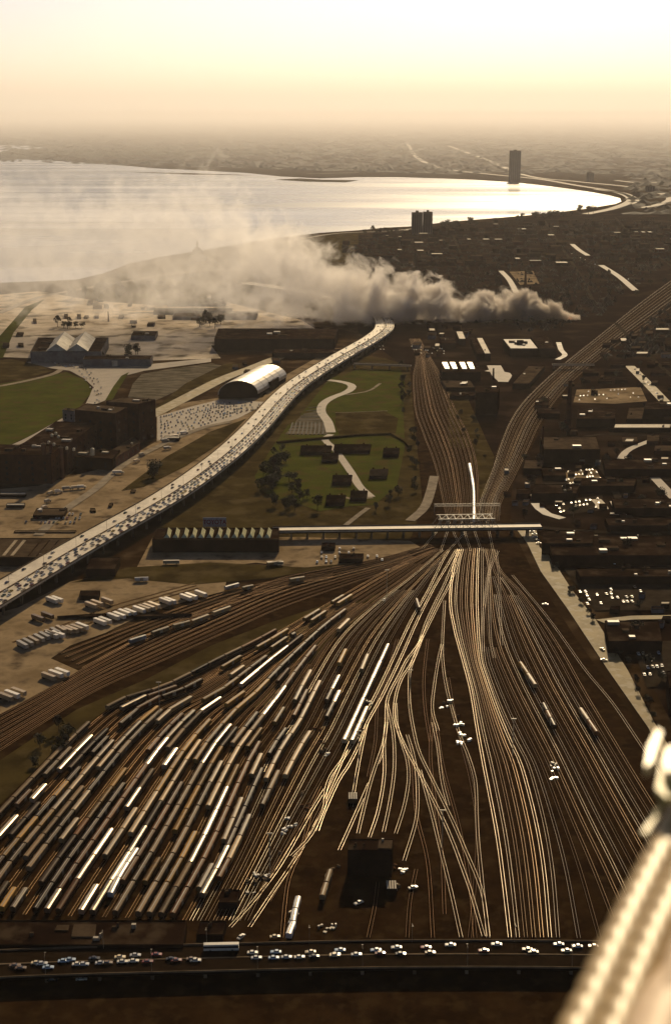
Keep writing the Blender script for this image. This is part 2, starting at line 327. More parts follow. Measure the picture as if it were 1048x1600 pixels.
struct('car_park', [(880, 890), (1060, 888), (1060, 955), (930, 955)], 'asphalt', .9)
struct('car_park', [(760, 572), (782, 572), (792, 590), (778, 597), (768, 588)], 'concrete', 1.0)
struct('car_park', [(985, 1005), (1060, 1003), (1070, 1075), (1010, 1075)], 'asphalt', .9)
# dark bays of water and islands on the far shore
struct('sand_spit', [(430, 281), (470, 279), (500, 281), (560, 282), (540, 285), (480, 284)], 'grassdull', 1.2)
struct('sand_spit', [(200, 269), (300, 271), (400, 274), (300, 273)], 'grassdull', 1.2)

# ---------------------------------------------------------------- railway tracks
RAILP = [(-.05, 0), (-.05, .13), (-.03, .17), (0, .18), (.03, .17), (.05, .13), (.05, 0)]
TRK = []
tcount = [0]
def rail_mesh(P, off, z0, k=1.0):
    c = offset(P, off); n = len(c); q = len(RAILP); vs = []; fs = []
    T = offset(P, 1); 
    for i in range(n):
        w_ = (T[i]-P[i])
        for (a, h) in RAILP: vs.append((c[i].x+w_.x*a*k, c[i].y+w_.y*a*k, z0+h))
    for i in range(n-1):
        for j in range(q-1): fs.append((i*q+j, i*q+j+1, (i+1)*q+j+1, (i+1)*q+j))
    fs += [tuple(range(q)), tuple(range((n-1)*q+q-1, (n-1)*q-1, -1))]
    b = MB(); b.add(vs, fs); return b
def track(P, label, group, rm='rail', tm='tie', k=1.0):
    """one railway track as a thing: sleepers with ballast shoulder and two rails"""
    if len(P) < 3: return
    i = tcount[0]; tcount[0] += 1
    z = .5+(i % 23)*.012
    t = empty('railway_track', label, 'railway track', (P[0].x, P[0].y, 0), 0, group)
    Q = [p-P[0] for p in P]
    b = MB(); A = offset(Q, 1.3); B2 = offset(Q, -1.3)
    b.strip([(p.x, p.y, z) for p in A], [(p.x, p.y, z) for p in B2]); b.build('sleepers', M[tm], t)
    for s in (-.7175, .7175): rail_mesh(Q, s, z, k).build('rail', M[rm], t)
    TRK.append(P); return t
def gap_start(C, i, n):
    """ladder: a track begins where it has room beside its neighbours"""
    lev = 1
    while i % (lev*2) == 0 and lev < n: lev *= 2
    if i == 0 or i == n-1: return 0
    for k in range(len(C[i])):
        if (C[i][k]-C[i-1][k]).length*lev > 2.6: return k
    return len(C[i])-3
def lerpn(gs, n, t):
    """gs: list of (position 0..1, curve of N points)"""
    for a, b in zip(gs[:-1], gs[1:]):
        if a[0] <= t <= b[0]:
            f = (t-a[0])/(b[0]-a[0]); return [p.lerp(q, f) for p, q in zip(a[1], b[1])]
N = 80
def guide(pts, n=N): return cr([G(*p) for p in pts], n=n)
g0 = guide([(684, 858), (610, 890), (520, 940), (415, 1000), (345, 1035), (260, 1078), (182, 1105), (120, 1155), (37, 1240), (-60, 1345), (-120, 1425)])
g1 = guide([(690, 860), (640, 902), (590, 938), (545, 975), (515, 1008), (480, 1065), (445, 1132), (407, 1190), (345, 1333), (300, 1418), (288, 1440)])
g2 = guide([(706, 860), (684, 885), (658, 920), (638, 952), (608, 1004), (572, 1080), (536, 1156), (500, 1222), (462, 1290), (415, 1380), (385, 1440)])
def family(gs, n, label, group, rm='rail', tm='tie', keep=None, trim=True, kk=1.0):
    C = [lerpn(gs, n, i/(n-1)) for i in range(n)]
    out = []
    for i in range(n):
        s = gap_start(C, i, n) if trim else 0
        P = C[i][s:]
        P = [p for p in P if -60 < PX(p)[0] < 1110 and PX(p)[1] < 1700]
        if keep and not keep(i): out.append(None); continue
        if len(P) > 3: P = cr(P, step=9)
        track(P, label, group, 'raildim' if rm == 'rail' and (i*7) % 5 in (1, 3, 4) else rm, tm, kk*(1, .75, 1.1, .8, .9)[(i*3) % 5]); out.append(P)
    return out
LY = family([(0, g0), (1, g1)], 24, 'track under the long parked rows in the left half of the yard', 'parallel tracks of the left yard', 'railold', 'tieold')
LM = family([(0, lerpn([(0, g1), (1, g2)], 9, .11)), (1, g2)], 8, 'track left of the bright double coach string in the middle of the yard', 'parallel tracks of the middle yard', 'rail', 'tie')
cent = [
 [(712, 860), (698, 885), (680, 915), (667, 940), (651, 972), (630, 1020), (611, 1060), (595, 1092), (573, 1132), (563, 1160), (545, 1196), (529, 1221), (508, 1267), (496, 1300)],
 [(722, 860), (712, 890), (700, 918), (688, 940), (672, 972), (654, 1007), (635, 1033), (624, 1055), (611, 1079), (604, 1100), (603, 1130), (600, 1165), (600, 1213), (591, 1267), (577, 1310)],
 [(718, 860), (706, 885), (694, 914), (680, 942), (665, 975), (651, 1017), (643, 1039), (640, 1050), (639, 1074), (640, 1106), (647, 1148), (656, 1180), (676, 1221), (706, 1283), (727, 1331), (746, 1376), (756, 1411), (762, 1467)],
 [(660, 995), (650, 1022), (640, 1042), (627, 1062), (618, 1090), (616, 1122), (627, 1156), (644, 1190), (660, 1219), (687, 1272), (706, 1315), (722, 1358), (735, 1395), (755, 1465)],
 [(618, 1100), (620, 1135), (628, 1164), (636, 1190), (638, 1221), (631, 1262), (618, 1304)],
 [(694, 940), (691, 1000), (691, 1030), (696, 1070), (707, 1114), (718, 1150), (732, 1185), (742, 1221), (744, 1260), (746, 1310), (752, 1374), (756, 1414), (763, 1465)],
 [(690, 1008), (684, 1035), (678, 1074), (675, 1110), (684, 1143)],
 [(604, 1130), (599, 1162), (588, 1195), (577, 1230), (559, 1304)],
 [(604, 1100), (613, 1140), (616, 1175), (615, 1213), (608, 1260), (599, 1302)],
 [(573, 1132), (567, 1160), (560, 1195), (554, 1230), (549, 1262)],
 [(656, 1205), (663, 1232), (676, 1280), (687, 1326), (703, 1390), (720, 1467)],
 [(636, 1150), (645, 1180), (651, 1215), (652, 1260), (648, 1291), (631, 1347)],
 [(560, 1150), (541, 1180), (530, 1195), (516, 1215), (508, 1240), (507, 1262), (495, 1290), (480, 1315), (455, 1340)],
 [(700, 862), (690, 880), (668, 925), (645, 965), (628, 1000), (600, 1060), (575, 1110), (552, 1150), (530, 1200), (508, 1250)],
 [(596, 1180), (570, 1240), (548, 1290), (530, 1330)],
 [(516, 1220), (480, 1280), (440, 1350), (400, 1405), (360, 1450)],
 [(508, 1262), (470, 1330), (430, 1390), (390, 1450)],
 [(676, 1130), (684, 1170), (690, 1220), (700, 1260)],
]
for i, pts in enumerate(cent): track(cr([G(*p) for p in pts], step=8), 'curving lead track through the middle of the yard, merging with its neighbours', 'curving lead tracks between the two yards', k=1.3 if i in (0, 1, 2, 3, 13) else 1.2)
for k, pts in enumerate([[(700, 1060), (712, 1130), (735, 1220), (745, 1300), (740, 1400), (733, 1467)], [(683, 1143), (692, 1200), (716, 1290), (733, 1380), (742, 1467)], [(676, 1114), (672, 1180), (680, 1260), (690, 1340), (694, 1430)], [(645, 1190), (650, 1270), (668, 1350), (676, 1467)],
        [(620, 1000), (604, 1060), (590, 1100), (586, 1160), (575, 1215)], [(668, 1000), (662, 1060), (664, 1110), (672, 1160)], [(500, 1230), (470, 1290), (440, 1340), (405, 1400)], [(530, 1200), (500, 1265), (462, 1340), (420, 1410)], [(486, 1270), (470, 1330), (450, 1380), (440, 1467)], [(590, 1380), (585, 1420), (575, 1467)], [(650, 1360), (640, 1410), (636, 1467)]]):
    track(cr([G(*p) for p in pts], step=8), 'dull little used track on the dark ground between the brighter leads', 'dull tracks in the middle of the yard', 'railold', 'tie')
rl = guide([(716, 858), (708, 890), (703, 940), (710, 985), (722, 1030), (735, 1080), (745, 1140), (756, 1200), (775, 1300), (786, 1380), (796, 1467)])
rr = guide([(753, 857), (753, 900), (753, 945), (755, 1023), (763, 1056), (783, 1109), (806, 1159), (826, 1200), (848, 1280), (862, 1360), (871, 1467)])
rf = guide([(770, 860), (782, 893), (812, 925), (845, 970), (879, 1023), (912, 1082), (960, 1162), (1000, 1228), (1048, 1305), (1100, 1390), (1150, 1467)])
ra = guide([(758, 858), (763, 900), (766, 960), (775, 1010), (795, 1060), (822, 1115), (845, 1160), (862, 1195), (900, 1280), (938, 1360), (985, 1467)])
RA = family([(0, rl), (1, rr)], 7, 'bright polished track in the fan of tracks running down to the road bridge', 'tracks fanning out in the centre right of the yard', kk=1.6)
RB = family([(0, rr), (.27, ra), (1, rf)], 14, 'slanting polished track in the fan beside the dusty street', 'slanting tracks on the right of the yard', kk=1.15)
for pts in [[(770, 860), (766, 885), (755, 960), (754, 1020)], [(778, 862), (762, 900), (755, 960)], [(757, 860), (764, 890), (764, 940), (766, 1000), (772, 1030)], [(774, 860), (779, 900), (781, 960), (783, 1010)],
            [(800, 900), (850, 960), (883, 1005), (915, 1050), (956, 1100), (1000, 1165), (1060, 1255)]]:
    track(cr([G(*p) for p in pts], step=8), 'track of the crossover ladder just below the truss bridge', 'crossover tracks at the throat')
# mains to the left
m0 = guide([(672, 852), (600, 872), (520, 888), (430, 908), (330, 950), (240, 990), (140, 1042), (60, 1088), (-40, 1140)], 50)
m1 = guide([(684, 860), (620, 888), (540, 915), (440, 950), (350, 990), (250, 1035), (150, 1080), (60, 1135), (-40, 1200)], 50)
family([(0, m0), (1, m1)], 9, 'dull main line track sweeping left past the trailer yard', 'main line tracks sweeping to the left', 'railold', 'tie')
# intermodal sidings
s0 = guide([(520, 896), (450, 905), (370, 922), (290, 948), (190, 985), (95, 1022)], 30)
s1 = guide([(520, 903), (450, 916), (380, 938), (300, 965), (215, 1000), (130, 1045)], 30)
SD = family([(0, s0), (1, s1)], 5, 'dusty siding beside the parked trailers', 'sidings beside the trailer yard', 'railold', 'tieold', trim=False)
t0 = guide([(305, 912), (240, 930), (170, 950), (80, 985), (20, 1005)], 20); t1 = guide([(310, 920), (250, 938), (190, 958), (100, 990), (40, 1012)], 20)
SE = family([(0, t0), (1, t1)], 3, 'dusty siding between the rows of parked trailers', 'sidings inside the trailer yard', 'railold', 'tieold', trim=False)
# north of the bridge
nl0 = guide([(700, 815), (694, 790), (679, 725), (662, 680), (649, 640), (646, 590), (650, 560), (640, 530)], 50); nl1 = guide([(742, 815), (746, 785), (743, 725), (730, 680), (710, 640), (689, 590), (672, 560), (655, 530)], 50)
NL = family([(0, nl0), (1, nl1)], 11, 'track of the left branch running up past the fort park', 'tracks of the left branch beyond the bridge', 'railold', 'tieold', trim=False)
nr0 = guide([(745, 815), (752, 780), (770, 735), (783, 695), (800, 655), (826, 620), (874, 575), (930, 530), (1000, 474), (1060, 430)], 60); nr1 = guide([(778, 815), (782, 785), (800, 750), (822, 705), (846, 655), (884, 605), (919, 574), (970, 535), (1020, 500), (1075, 460)], 60)
NR = family([(0, nr0), (1, nr1)], 9, 'track of the right branch curving away to the upper right', 'tracks of the right branch beyond the bridge', 'rail', 'tieold', trim=False)
for (a, b_) in (((700, 815), (722, 862)), ((720, 815), (735, 862)), ((735, 815), (752, 862)), ((760, 815), (770, 862)), ((690, 822), (660, 858)), ((702, 822), (688, 862)), ((742, 815), (700, 862))):
    track(cr([G(*a), G(*b_)], step=9), 'track running through beneath the truss bridge', 'tracks beneath the truss bridge')
# ---------------------------------------------------------------- elevated expressway
ZD = 12.0
pairs = [((-60, 925), (-60, 1002)), ((0, 895), (0, 961)), ((130, 826), (130, 876)), ((262, 758), (262, 794)), ((327, 710), (352, 733)), ((387, 660), (402, 685)), ((432, 610), (447, 636)), ((465, 585), (482, 602)),
         ((524, 551), (530, 569)), ((579, 522), (588, 532)), ((596, 506), (606, 512)), ((585, 488), (592, 490)), ((545, 470), (548, 473)), ((480, 455), (482, 458)), ((380, 440), (382, 443))]
EL = cr([G(*a, ZD) for a, b_ in pairs], n=220); ER = []
_er = cr([G(*b_, ZD) for a, b_ in pairs], n=220)
CL = [(a+b_)/2 for a, b_ in zip(EL, _er)]; CL = cr(CL, n=200)
HWID = 15.5
def deck(C, w0, w1, z0, z1):
    A = offset(C, w0); B = offset(C, w1); b = MB(); n = len(C)
    vs = [(p.x, p.y, z1) for p in A]+[(p.x, p.y, z1) for p in B]+[(p.x, p.y, z0) for p in A]+[(p.x, p.y, z0) for p in B]
    fs = []
    for i in range(n-1):
        fs += [(i, n+i, n+i+1, i+1), (2*n+i, 2*n+i+1, 3*n+i+1, 3*n+i), (i, i+1, 2*n+i+1, 2*n+i), (n+i, 3*n+i, 3*n+i+1, n+i+1)]
    fs += [(0, 2*n, 3*n, n), (n-1, 2*n-1, 4*n-1, 3*n-1)]
    b.add(vs, fs); return b
ex = empty('elevated_expressway', 'long elevated concrete expressway curving diagonally above the yards, packed with queued cars', 'expressway', (CL[0].x, CL[0].y, 0))
def under(b, name, m, par=ex): 
    o0 = Vector(par.location); b.v = [(v[0]-o0.x, v[1]-o0.y, v[2]-o0.z) for v in b.v]; return b.build(name, M[m] if isinstance(m, str) else m, par)
deckmat = mat('worn_deck', (.56, .48, .36), (.44, .37, .27), .3, .6, spec=.2, detail=8, c3=(.36, .3, .22), s3=.06)
under(deck(CL, -HWID, HWID, ZD-1.6, ZD), 'road_deck', deckmat)
for s in (-1, 1): under(deck(CL, s*HWID-.2, s*HWID+.2, ZD+.003, ZD+.9), 'parapet', 'conc')
under(deck(CL, -.45, .45, ZD+.003, ZD+.75), 'median_barrier', 'conc')
for a in (-11.2, -7.6, -4.0, 4.0, 7.6, 11.2): pass
lm = MB()
for a in (-11.4, -7.8, -4.2, 4.2, 7.8, 11.4):
    A = offset(CL, a-.08); B2 = offset(CL, a+.08)
    for i in range(0, len(CL)-1, 2): lm.strip([(A[j].x, A[j].y, ZD+.006) for j in (i, i+1)], [(B2[j].x, B2[j].y, ZD+.006) for j in (i, i+1)])
under(lm, 'lane_markings', 'roofwhite')
for s in (-.55, .55): under(deck(CL, s*HWID-1.2, s*HWID+1.2, ZD-3.0, ZD-1.603), 'girder', 'wall')
Lc = [0]
for i in range(1, len(CL)): Lc.append(Lc[-1]+(CL[i]-CL[i-1]).length)
def at(s, off=0, C=CL, L=Lc):
    s = max(0, min(L[-1]-.01, s)); j = 0
    lo, hi = 0, len(L)-1
    while hi-lo > 1:
        m_ = (lo+hi)//2
        if L[m_] <= s: lo = m_
        else: hi = m_
    t = (s-L[lo])/(L[hi]-L[lo]); p = C[lo].lerp(C[hi], t); d = (C[hi]-C[lo]); d.z = 0; d.normalize()
    return p+Vector((d.y, -d.x, 0))*off, math.atan2(d.y, d.x)
for k in range(90):
    s = 12+k*26
    if s > Lc[-1]-100: break
    p, a = at(s); b = MB(); d = (math.cos(a), math.sin(a)); nx = Vector((-d[1], d[0]))
    for q in (-10, 0, 10): b.box((p.x+nx.x*q, p.y+nx.y*q, 0), (1.6, 1.6, ZD-4.4), d)
    b.box((p.x, p.y, ZD-4.397), (1.8, 26, 1.39), d); under(b, 'pier', 'conc')
    if k % 2 == 0:
        b = MB(); q = p+Vector((nx.x, nx.y, 0))*0.0; b.bar((q.x, q.y, ZD+.7), (q.x, q.y, ZD+10), .14); 
        for s_ in (-1, 1):
            e = q+Vector((nx.x, nx.y, 0))*3*s_; b.bar((q.x, q.y, ZD+9.9), (e.x, e.y, ZD+10.4), .1); b.box((e.x, e.y, ZD+10.25), (.9, .4, .2), d)
        under(b, 'lamp_post', 'steel')

# ---------------------------------------------------------------- the truss bridge and its approach
ZB = 8.5
BA, BB = G(437, 827, ZB), G(845, 821.5, ZB)
bd = (BB-BA); bd.z = 0; blen = bd.length; bd.normalize(); bn = Vector((-bd.y, bd.x, 0))
br = empty('road_bridge', 'long flat road bridge with pale deck and steel truss span crossing above the rail throat', 'bridge', (BA.x, BA.y, 0), math.atan2(bd.y, bd.x))
def loc(px, py, z=ZB): # position along the bridge
    v = G(px, py, z)-Vector((BA.x, BA.y, 0)); return v.x*bd.x+v.y*bd.y
b = MB(); b.prism([(-6, -6.5), (blen, -6.5), (blen, 6.5), (-6, 6.5)], ZB-1.0, ZB); b.build('road_deck', deckmat, br)
for s in (-1, 1):
    b = MB(); b.prism([(-6, s*6.5-.15), (blen, s*6.5-.15), (blen, s*6.5+.15), (-6, s*6.5+.15)], ZB+.004, ZB+1.0); b.build('parapet', M['conc'], br)
    b = MB(); b.prism([(-6, s*5-.3), (blen, s*5-.3), (blen, s*5+.3), (-6, s*5+.3)], ZB-2.4, ZB-1.004); b.build('girder', M['wall'], br)
x0, x1 = loc(675, 822), loc(777, 822)
for s in (-1, 1):
    b = MB(); y = s*7.0; n_ = 9; hh = 8.5; st = (x1-x0)/n_
    b.box(((x0+x1)/2, y, ZB-.6), (x1-x0, .7, .9)); b.box(((x0+x1)/2, y, ZB+hh), (x1-x0-st*1.2, .7, .7))
    for k in range(n_+1):
        xa = x0+k*st
        if 0 < k < n_: b.bar((xa, y, ZB+.3), (xa, y, ZB+hh), .28)
        if k < n_: b.bar((xa, y, ZB+.2), (xa+st, y, ZB+hh), .26) if k < n_//2 or k == 0 else b.bar((xa, y, ZB+hh), (xa+st, y, ZB+.2), .26)
    b.build('truss', M['steel'], br)
b = MB()
for k in range(1, n_):
    xa = x0+k*st; b.bar((xa, -7, ZB+hh+.4), (xa, 7, ZB+hh+.4), .22)
    if k < n_-1: b.bar((xa, -7, ZB+hh+.4), (xa+st, 7, ZB+hh+.4), .15)
b.build('top_bracing', M['steel'], br)
for xx in [loc(px, 824) for px in (455, 480, 505, 530, 556, 580, 605, 630, 655, 676, 722, 778, 800, 825)]:
    b = MB()
    for y in (-4, 4): b.box((xx, y, 0), (1.2, 1.6, ZB-2.7))
    b.box((xx, 0, ZB-2.697), (1.4, 12, .29)); b.build('pier', M['conc'], br)
# signal gantry just beyond it
ga, gb = G(678, 806), G(780, 805)
v_ = gb-ga; gt = empty('signal_gantry', 'thin steel lattice gantry spanning all the tracks just beyond the truss bridge', 'gantry', ga, math.atan2(v_.y, v_.x)); L_ = v_.length
b = MB()
for z in (9, 11):
    for y in (-1, 1): b.bar((0, y, z), (L_, y, z), .16)
for k in range(15):
    xa = L_*k/15; xb = L_*(k+1)/15
    for y in (-1, 1): b.bar((xa, y, 9 if k % 2 else 11), (xb, y, 11 if k % 2 else 9), .1)
    b.bar((xa, -1, 11), (xa, 1, 11), .1)
b.build('lattice_beam', M['steel'], gt)
for xa in (0, L_):
    b = MB()
    for y in (-1, 1): b.bar((xa, y*1.6, 0), (xa, y, 11), .2)
    b.bar((xa, -1.4, 4), (xa, 1.4, 4), .12); b.bar((xa, -1.2, 8), (xa, 1.2, 8), .12); b.build('support_leg', M['steel'], gt)
# far overbridge
def flatbridge(name, label, pa, pb, w_, z, group=None, m='concrete'):
    a, c = G(*pa, z), G(*pb, z); v = c-a; t = empty(name, label, 'bridge', (a.x, a.y, 0), math.atan2(v.y, v.x)); L = v.length
    b = MB(); b.prism([(0, -w_/2), (L, -w_/2), (L, w_/2), (0, w_/2)], z-1.2, z); b.build('road_deck', M[m], t)
    for s in (-1, 1):
        b = MB(); b.prism([(0, s*w_/2-.15), (L, s*w_/2-.15), (L, s*w_/2+.15), (0, s*w_/2+.15)], z+.004, z+1); b.build('parapet', M['conc'], t)
    for k in range(int(L/25)+1):
        b = MB(); b.box((2+k*25, 0, 0), (1.5, w_*.8, z-1.21)); b.build('pier', M['conc'], t)
    return t
flatbridge('road_bridge', 'narrow pale road bridge at the far end of the park, below the smoke', (552, 568), (642, 571), 9, 7)
flatbridge('road_bridge', 'short pale road bridge over the right branch of tracks beyond the factory', (862, 569), (928, 569.5), 9, 7)
# foreground road bridge
ZS = 5.0
SA, SB = G(-60, 1503, ZS), G(1120, 1473, ZS)
ctrl = [G(-120, 1512, ZS), G(100, 1503, ZS), G(330, 1497, ZS), G(560, 1492, ZS), G(800, 1491, ZS), G(1050, 1495, ZS), G(1250, 1503, ZS)]
FC = cr(ctrl, n=60); FL = [0]
for i in range(1, len(FC)): FL.append(FL[-1]+(FC[i]-FC[i-1]).length)
fb = empty('road_bridge', 'dark foreground road bridge with a row of glinting cars crossing the bottom of the yard', 'bridge', (FC[0].x, FC[0].y, 0))
asph = mat('dark_asphalt', (.02, .012, .006), (.013, .008, .004), .3, .75, detail=8)
M['asphd'] = asph
under(deck(FC, -10, 10, ZS-1.2, ZS), 'road_deck', asph, fb)
for s in (-1, 1):
    under(deck(FC, s*10-.2, s*10+.2, ZS+.003, ZS+.8), 'parapet', 'conc', fb)
under(deck(FC, -.4, .4, ZS+.003, ZS+.25), 'median_kerb', 'conc', fb)
for k in range(24):
    p, a = at(8+k*22, 0, FC, FL); d = (math.cos(a), math.sin(a)); b = MB()
    for q in (-7, 0, 7): b.box((p.x-d[1]*q, p.y+d[0]*q, 0), (1.4, 1.4, ZS-1.21), d)
    under(b, 'pier', 'conc', fb)
    b = MB(); p, a = at(8+k*22, -9.3 if k % 2 else 9.3, FC, FL); b.bar((p.x, p.y, ZS), (p.x, p.y, ZS+9), .09); sg = 1 if k % 2 else -1
    b.bar((p.x, p.y, ZS+9), (p.x-d[1]*2.5*-sg, p.y+d[0]*2.5*-sg, ZS+9.4), .07); b.box((p.x-d[1]*2.5*-sg, p.y+d[0]*2.5*-sg, ZS+9.2), (.7, .35, .2), d)
    under(b, 'lamp_post', 'steel', fb)
struct('street', [(-200, 1535), (60, 1531), (146, 1527), (150, 1500), (60, 1505), (-200, 1512)], 'asphalt', .9)

# ---------------------------------------------------------------- cars
PAINT = {}
for nm, c, r in [('white', (.6, .55, .45), .3), ('cream', (.62, .5, .3), .3), ('silver', (.5, .49, .47), .28), ('black', (.02, .018, .016), .22), ('dark blue', (.03, .05, .12), .22), ('dark red', (.18, .03, .02), .25), ('brown', (.14, .08, .04), .28), ('green', (.05, .09, .05), .28), ('light blue', (.3, .4, .5), .3), ('yellow', (.6, .42, .08), .3)]:
    PAINT[nm] = glossmat('car_paint_'+nm.replace(' ', '_'), c, r, 0, .1, 2)
def car_parts(paint):
    b = MB()  # body: bonnet, boot and cabin pillars with roof
    P = [(-2.35, .35), (-2.4, .62), (-2.3, .86), (-1.35, .92), (1.0, .93), (2.1, .84), (2.36, .68), (2.36, .38)]
    n = len(P); vs = []
    for y in (-.86, .86):
        for (x, z) in P: vs.append((x, y*(1 if z < .7 else .95), z))
    b.add(vs, [tuple(range(n-1, -1, -1)), tuple(range(n, 2*n))]+[(i, (i+1) % n, (i+1) % n+n, i+n) for i in range(n)])
    b.add([(-1.0, -.62, 1.38), (.3, -.62, 1.4), (.3, .62, 1.4), (-1.0, .62, 1.38), (-.98, -.6, 1.46), (.25, -.6, 1.47), (.25, .6, 1.47), (-.98, .6, 1.46)], [(3, 2, 1, 0), (4, 5, 6, 7), (0, 1, 5, 4), (1, 2, 6, 5), (2, 3, 7, 6), (3, 0, 4, 7)])
    g = MB(); g.add([(-1.45, -.78, .9), (.95, -.78, .9), (.95, .78, .9), (-1.45, .78, .9), (-1.0, -.6, 1.385), (.3, -.6, 1.395), (.3, .6, 1.395), (-1.0, .6, 1.385)], [(3, 2, 1, 0), (4, 5, 6, 7), (0, 1, 5, 4), (1, 2, 6, 5), (2, 3, 7, 6), (3, 0, 4, 7)])
    return b, g
def wheels_mb():
    out = []
    for x in (-1.45, 1.45):
        for y in (-.78, .78):
            w_ = MB(); vs = []
            for s in (-.1, .1):
                for k in range(10): vs.append((x+.32*math.cos(k*math.pi/5), y+s, .32+.32*math.sin(k*math.pi/5)))
            w_.add(vs, [(k, (k+1) % 10, (k+1) % 10+10, k+10) for k in range(10)]+[tuple(range(9, -1, -1)), tuple(range(10, 20))]); out.append(w_)
    return out
bb, gg = car_parts(None); WM = [w_.mesh('wheel', M['rubber']) for w_ in wheels_mb()]
glassme = gg.mesh('windows', M['glass'])
CARBODY = {k: bb.mesh('body', v) for k, v in PAINT.items()}
one = MB(); one.add(bb.v, bb.f, 0); one.add(gg.v, gg.f, 1)
for w_ in wheels_mb(): one.add(w_.v, w_.f, 2)
CARONE = {k: one.mesh('car', [v, M['glass'], M['rubber']]) for k, v in PAINT.items()}
cars = []    # (distance, location, heading, colour, place phrase, group)
def pick(dark=.5):
    r = random.random()
    if r < dark: return random.choice(['black', 'dark blue', 'dark red', 'brown', 'green', 'brown'])
    return random.choice(['white', 'white', 'cream', 'silver', 'silver', 'light blue', 'yellow', 'white'])
def addcar(p, a, place, group, col=None, dark=.5):
    x, y = PX(p)
    if -12 < x < 1060 and y < 1620: cars.append(((p-Vector((0, 0, H))).length, p, a, col or pick(dark), place, group))
marks = [(940, 'at the left edge of the photo'), (880, 'above the striped green shed roof'), (820, 'beside the parked truck yard'), (760, 'near the gravel yard tree'), (700, 'beside the small parked trailers'), (650, 'beside the crowded car park'), (600, 'beside the arched roof hall'), (560, 'beside the winding park path'), (0, 'near the smoke')]
def where(p):
    y = PX(p)[1]
    for v, t in marks:
        if y > v: return t
    return marks[-1][1]
for li, (o, nm) in enumerate([(2.4, 'jammed lane next to the median'), (6.0, 'second jammed lane'), (9.6, 'third jammed lane'), (13.2, 'jammed lane at the parapet')]):
    s = 5+random.random()*8
    while s < Lc[-1]-380:
        p, a = at(s, o); p.z = ZD+.02
        y = PX(p)[1]; dens = 9.5 if y < 800 else 11.5
        if li == 3 and random.random() < .35: s += 9; continue
        addcar(p, a+math.pi+random.uniform(-.03, .03), 'in the %s, %s' % (nm, where(p)), 'cars queued on the elevated expressway', dark=.42)
        s += dens*random.uniform(.72, 1.5)
for o, nm in [(-3.0, 'near'), (-7.0, 'middle'), (-11.0, 'far')]:
    s = random.random()*50
    while s < Lc[-1]-380:
        p, a = at(s, o); p.z = ZD+.02
        addcar(p, a, 'in the %s free-flowing lane, %s' % (nm, where(p)), 'cars on the free side of the expressway', dark=.6); s += random.uniform(30, 110)
fg = [(24, 1510), (33, 1514), (10, 1530), (58, 1506), (66, 1507), (76, 1513), (83, 1532), (100, 1503), (110, 1501), (122, 1508), (131, 1508), (133, 1521), (128, 1531), (148, 1499), (158, 1506), (168, 1506), (188, 1497), (192, 1504), (212, 1494), (209, 1503), (245, 1493), (231, 1504), (268, 1500), (276, 1502), (300, 1500), (306, 1502), (395, 1490), (401, 1498), (428, 1498), (431, 1489), (448, 1497), (468, 1497), (485, 1489), (491, 1496), (523, 1494), (531, 1486), (524, 1493), (557, 1493), (587, 1486), (594, 1491), (619, 1482), (626, 1492), (665, 1482), (672, 1490), (703, 1478), (755, 1487), (775, 1477), (823, 1485), (832, 1489), (872, 1477), (884, 1487), (901, 1480), (926, 1480)]
def fgp(x, y, i):
    # nearest lane of the foreground bridge
    z = ZS+.02 if y < 1518 else 1.0
    p = G(x, y, z); best = min(range(len(FC)), key=lambda k: (FC[k].x-p.x)**2+(FC[k].y-p.y)**2); j = min(best+1, len(FC)-1)
    d = FC[j]-FC[j-1]; a = math.atan2(d.y, d.x); return p, a+(math.pi if y < 1490 else 0)+random.uniform(-.04, .04)
for i, (x, y) in enumerate(fg):
    p, a = fgp(x, y, i)
    nx = 'at the left edge' if x < 60 else 'left of the rooftop patch' if x < 150 else 'below the flat rooftop' if x < 290 else 'left of the long white bus' if x < 320 else 'right of the long white bus' if x < 470 else 'below the dark engine house' if x < 620 else 'below the merging tracks' if x < 720 else 'below the bright fan of tracks' if x < 860 else 'beside the golden cable'
    addcar(p, a, ('on the foreground bridge ' if y < 1518 else 'on the street beside the foreground bridge ')+nx, 'cars on the foreground bridge', random.choice(['white', 'cream', 'silver', 'white', 'light blue', 'dark red', 'black', 'brown']))
def lot(corners, rows, cols, place, group, fill=.75, dark=.45, jit=.5):
    A, B, C, D = [G(*c) for c in corners]   # A->B along the row, A->D across rows
    for r in range(rows):
        t = (r+.5)/rows; P, Q = A.lerp(D, t), B.lerp(C, t)
        hd = math.atan2((D-A).y, (D-A).x)
        for c in range(cols):
            if random.random() > fill: continue
            p = P.lerp(Q, (c+.5)/cols)+Vector((random.uniform(-jit, jit), random.uniform(-jit, jit), 1.0-.0)); p.z = 1.12
            addcar(p, hd+random.choice((0, math.pi))+random.uniform(-.05, .05), place, group, dark=dark)
lot([(250, 652), (345, 628), (392, 642), (250, 690)], 9, 24, 'parked in the crowded car park below the arched roof hall', 'cars in the crowded car park', .62)
lot([(330, 630), (412, 628), (400, 643), (345, 652)], 4, 16, 'parked at the right end of the crowded car park', 'cars in the crowded car park', .6)
lot([(118, 573), (150, 580), (165, 618), (148, 622)], 9, 5, 'parked on the paved forecourt beside the lawn', 'cars beside the lawn', .5)
lot([(75, 566), (130, 574), (134, 580), (80, 572)], 2, 12, 'on the road above the lawn', 'cars beside the lawn', .5)
lot([(110, 664), (155, 622), (160, 628), (120, 640)][:4], 2, 6, 'parked behind the tall brown warehouse', 'cars behind the brown warehouse', .6, .1)
lot([(484, 855), (600, 858), (600, 880), (484, 885)], 4, 16, 'parked on the gravel lot left of the bridge arches', 'cars on the gravel lot', .28)
